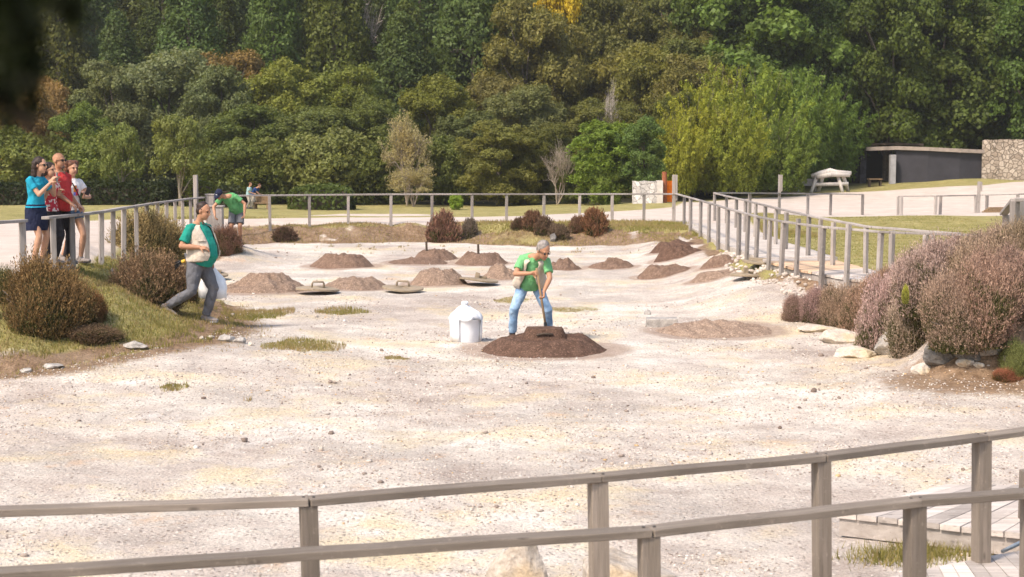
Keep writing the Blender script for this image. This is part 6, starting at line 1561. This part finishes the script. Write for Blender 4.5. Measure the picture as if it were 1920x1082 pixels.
for q in sub: vs += [Vector((q.x, q.y, zb)) - o0, q - o0 - V3(0, 0, .12), q - o0 - V3(0, -.3, .12), Vector((q.x, q.y + .3, zb)) - o0]
m.add(vs, [(4 * i + k, 4 * i + (k + 1) % 4, 4 * i + 4 + (k + 1) % 4, 4 * i + 4 + k) for i in range(len(sub) - 1) for k in range(4)] + [(3, 2, 1, 0), tuple(4 * (len(sub) - 1) + k for k in range(4))]); m.build('bowed_wall', M['dark_render'], rt)
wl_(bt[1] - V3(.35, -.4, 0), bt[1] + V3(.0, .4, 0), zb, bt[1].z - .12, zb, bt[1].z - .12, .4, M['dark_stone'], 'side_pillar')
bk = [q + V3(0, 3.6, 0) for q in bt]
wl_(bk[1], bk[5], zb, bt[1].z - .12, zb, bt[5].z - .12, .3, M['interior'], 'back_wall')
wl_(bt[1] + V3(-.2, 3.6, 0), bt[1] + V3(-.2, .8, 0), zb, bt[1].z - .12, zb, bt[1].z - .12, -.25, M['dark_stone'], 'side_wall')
pc = at(1673, 290, 88.3); m = MB(); m.box((pc.x - o0.x, pc.y - o0.y - .1, (pc.z + zb) / 2 - o0.z), (.30, .35, pc.z - zb)); M['col_grey'] = mk_concrete('grey_column', (.36, .35, .36)); m.build('column', M['col_grey'], rt)
for nm, lift, grow, ya, mat in (('roof_slab', 0, .22, 0, M['roof_slab']), ('upper_roof', .2, -.2, .8, M['wood_dark'])):
    fr_ = [q + V3(0, -grow + ya, lift) for q in (bt[1:] if nm == 'roof_slab' else bt[0:4])]; bk_ = [q + V3(0, 4.0, 0) for q in fr_]; th = .2 if nm == 'roof_slab' else .12; m = MB(); vs = []
    fr_[0] = fr_[0] - V3(.15, 0, 0); n_ = len(fr_)
    for f, b in zip(fr_, bk_): vs += [f - o0 - V3(0, 0, th), f - o0, b - o0, b - o0 - V3(0, 0, th)]
    m.add(vs, [(4 * i + k, 4 * i + (k + 1) % 4, 4 * i + 4 + (k + 1) % 4, 4 * i + 4 + k) for i in range(n_ - 1) for k in range(4)] + [(3, 2, 1, 0), tuple(4 * (n_ - 1) + k for k in range(4))]); m.build(nm, mat, rt)
p = at(1640, 352, 87.4); p.z = Hs(p.x, p.y); rt = empty('wooden_table', p, 'small dark wooden table in front of the open end of the building', 'table')
m = MB(); m.box((0, 0, .40), (.75, .5, .06)); m.build('table_top', M['wood_brown'], rt)
for sx in (-.3, .3):
    m = MB(); m.box((sx, 0, .18), (.07, .4, .38)); m.build('leg', M['wood_dark'], rt)
# stacked planks near the yard fence
p = at(1862, 405, 63); p.z = Hs(p.x, p.y); rt = empty('plank_pile', p, 'small pile of brown planks near the doubled posts at the right', 'planks')
for k in range(4): m = MB(); m.box((0.05 * k, .1 * k - .1, .03 + .05 * k), (.9 - .1 * k, .2, .045), Matrix.Rotation(.1 * k, 3, 'Z')); m.build('plank', M['wood_brown'], rt)
# old white tree stem / pale post among the trees

HAZE = .00045
# ------------------------------------------------------------------ light, sky, camera
SUN = Vector((-.52, -.56, .92)).normalized()
m = MB(); m.box((0, 95, 22), (220, 290, 60)); hz = m.build('haze', None); tag(hz, kind='stuff')
hm = bpy.data.materials.new('haze'); hm.use_nodes = True; hm.node_tree.nodes.clear(); vo = hm.node_tree.nodes.new('ShaderNodeVolumePrincipled'); vo.inputs['Density'].default_value = HAZE; vo.inputs['Color'].default_value = (1, .96, .88, 1); vo.inputs['Anisotropy'].default_value = .3
ho = hm.node_tree.nodes.new('ShaderNodeOutputMaterial'); hm.node_tree.links.new(vo.outputs[0], ho.inputs['Volume']); hz.data.materials.append(hm)
sd = bpy.data.lights.new('sun', 'SUN'); sd.energy = 2.9; sd.angle = R(7); sd.color = (1, .875, .735)
so = bpy.data.objects.new('sun', sd); C.objects.link(so); so.rotation_euler = SUN.to_track_quat('Z', 'Y').to_euler(); so.location = (-20, -10, 30)
w = bpy.data.worlds.new('World'); scene.world = w; w.use_nodes = True; nt = w.node_tree; nt.nodes.clear()
sky = nt.nodes.new('ShaderNodeTexSky'); sky.sky_type = 'NISHITA'; sky.sun_disc = False
sky.sun_elevation = math.asin(SUN.z); sky.sun_rotation = math.atan2(SUN.x, SUN.y); sky.air_density = 1.2; sky.dust_density = 3.0
bg = nt.nodes.new('ShaderNodeBackground'); bg.inputs[1].default_value = .15
wo = nt.nodes.new('ShaderNodeOutputWorld'); nt.links.new(sky.outputs[0], bg.inputs[0]); nt.links.new(bg.outputs[0], wo.inputs[0])
cd = bpy.data.cameras.new('camera'); co = bpy.data.objects.new('camera', cd); C.objects.link(co)
co.location = (0, 0, EYE); co.rotation_euler = (pi / 2 - PITCH, 0, 0); cd.lens = 36 * FPX / 1920; cd.sensor_width = 36; cd.clip_end = 1000; cd.clip_start = .05
cd.dof.use_dof = True; cd.dof.focus_distance = 24; cd.dof.aperture_fstop = 4.6; 
scene.camera = co
scene.view_settings.view_transform = 'Standard'; scene.view_settings.look = 'None'; scene.view_settings.exposure = .64; scene.view_settings.gamma = 1
scene.cycles.use_denoising = True
try: scene.cycles.denoiser = 'OPENIMAGEDENOISE'
except Exception: pass
scene.cycles.max_bounces = 5; scene.cycles.diffuse_bounces = 3; scene.cycles.glossy_bounces = 2; scene.cycles.transmission_bounces = 3; scene.cycles.use_adaptive_sampling = True
scene.cycles.adaptive_threshold = .02; scene.cycles.caustics_reflective = False; scene.cycles.caustics_refractive = False
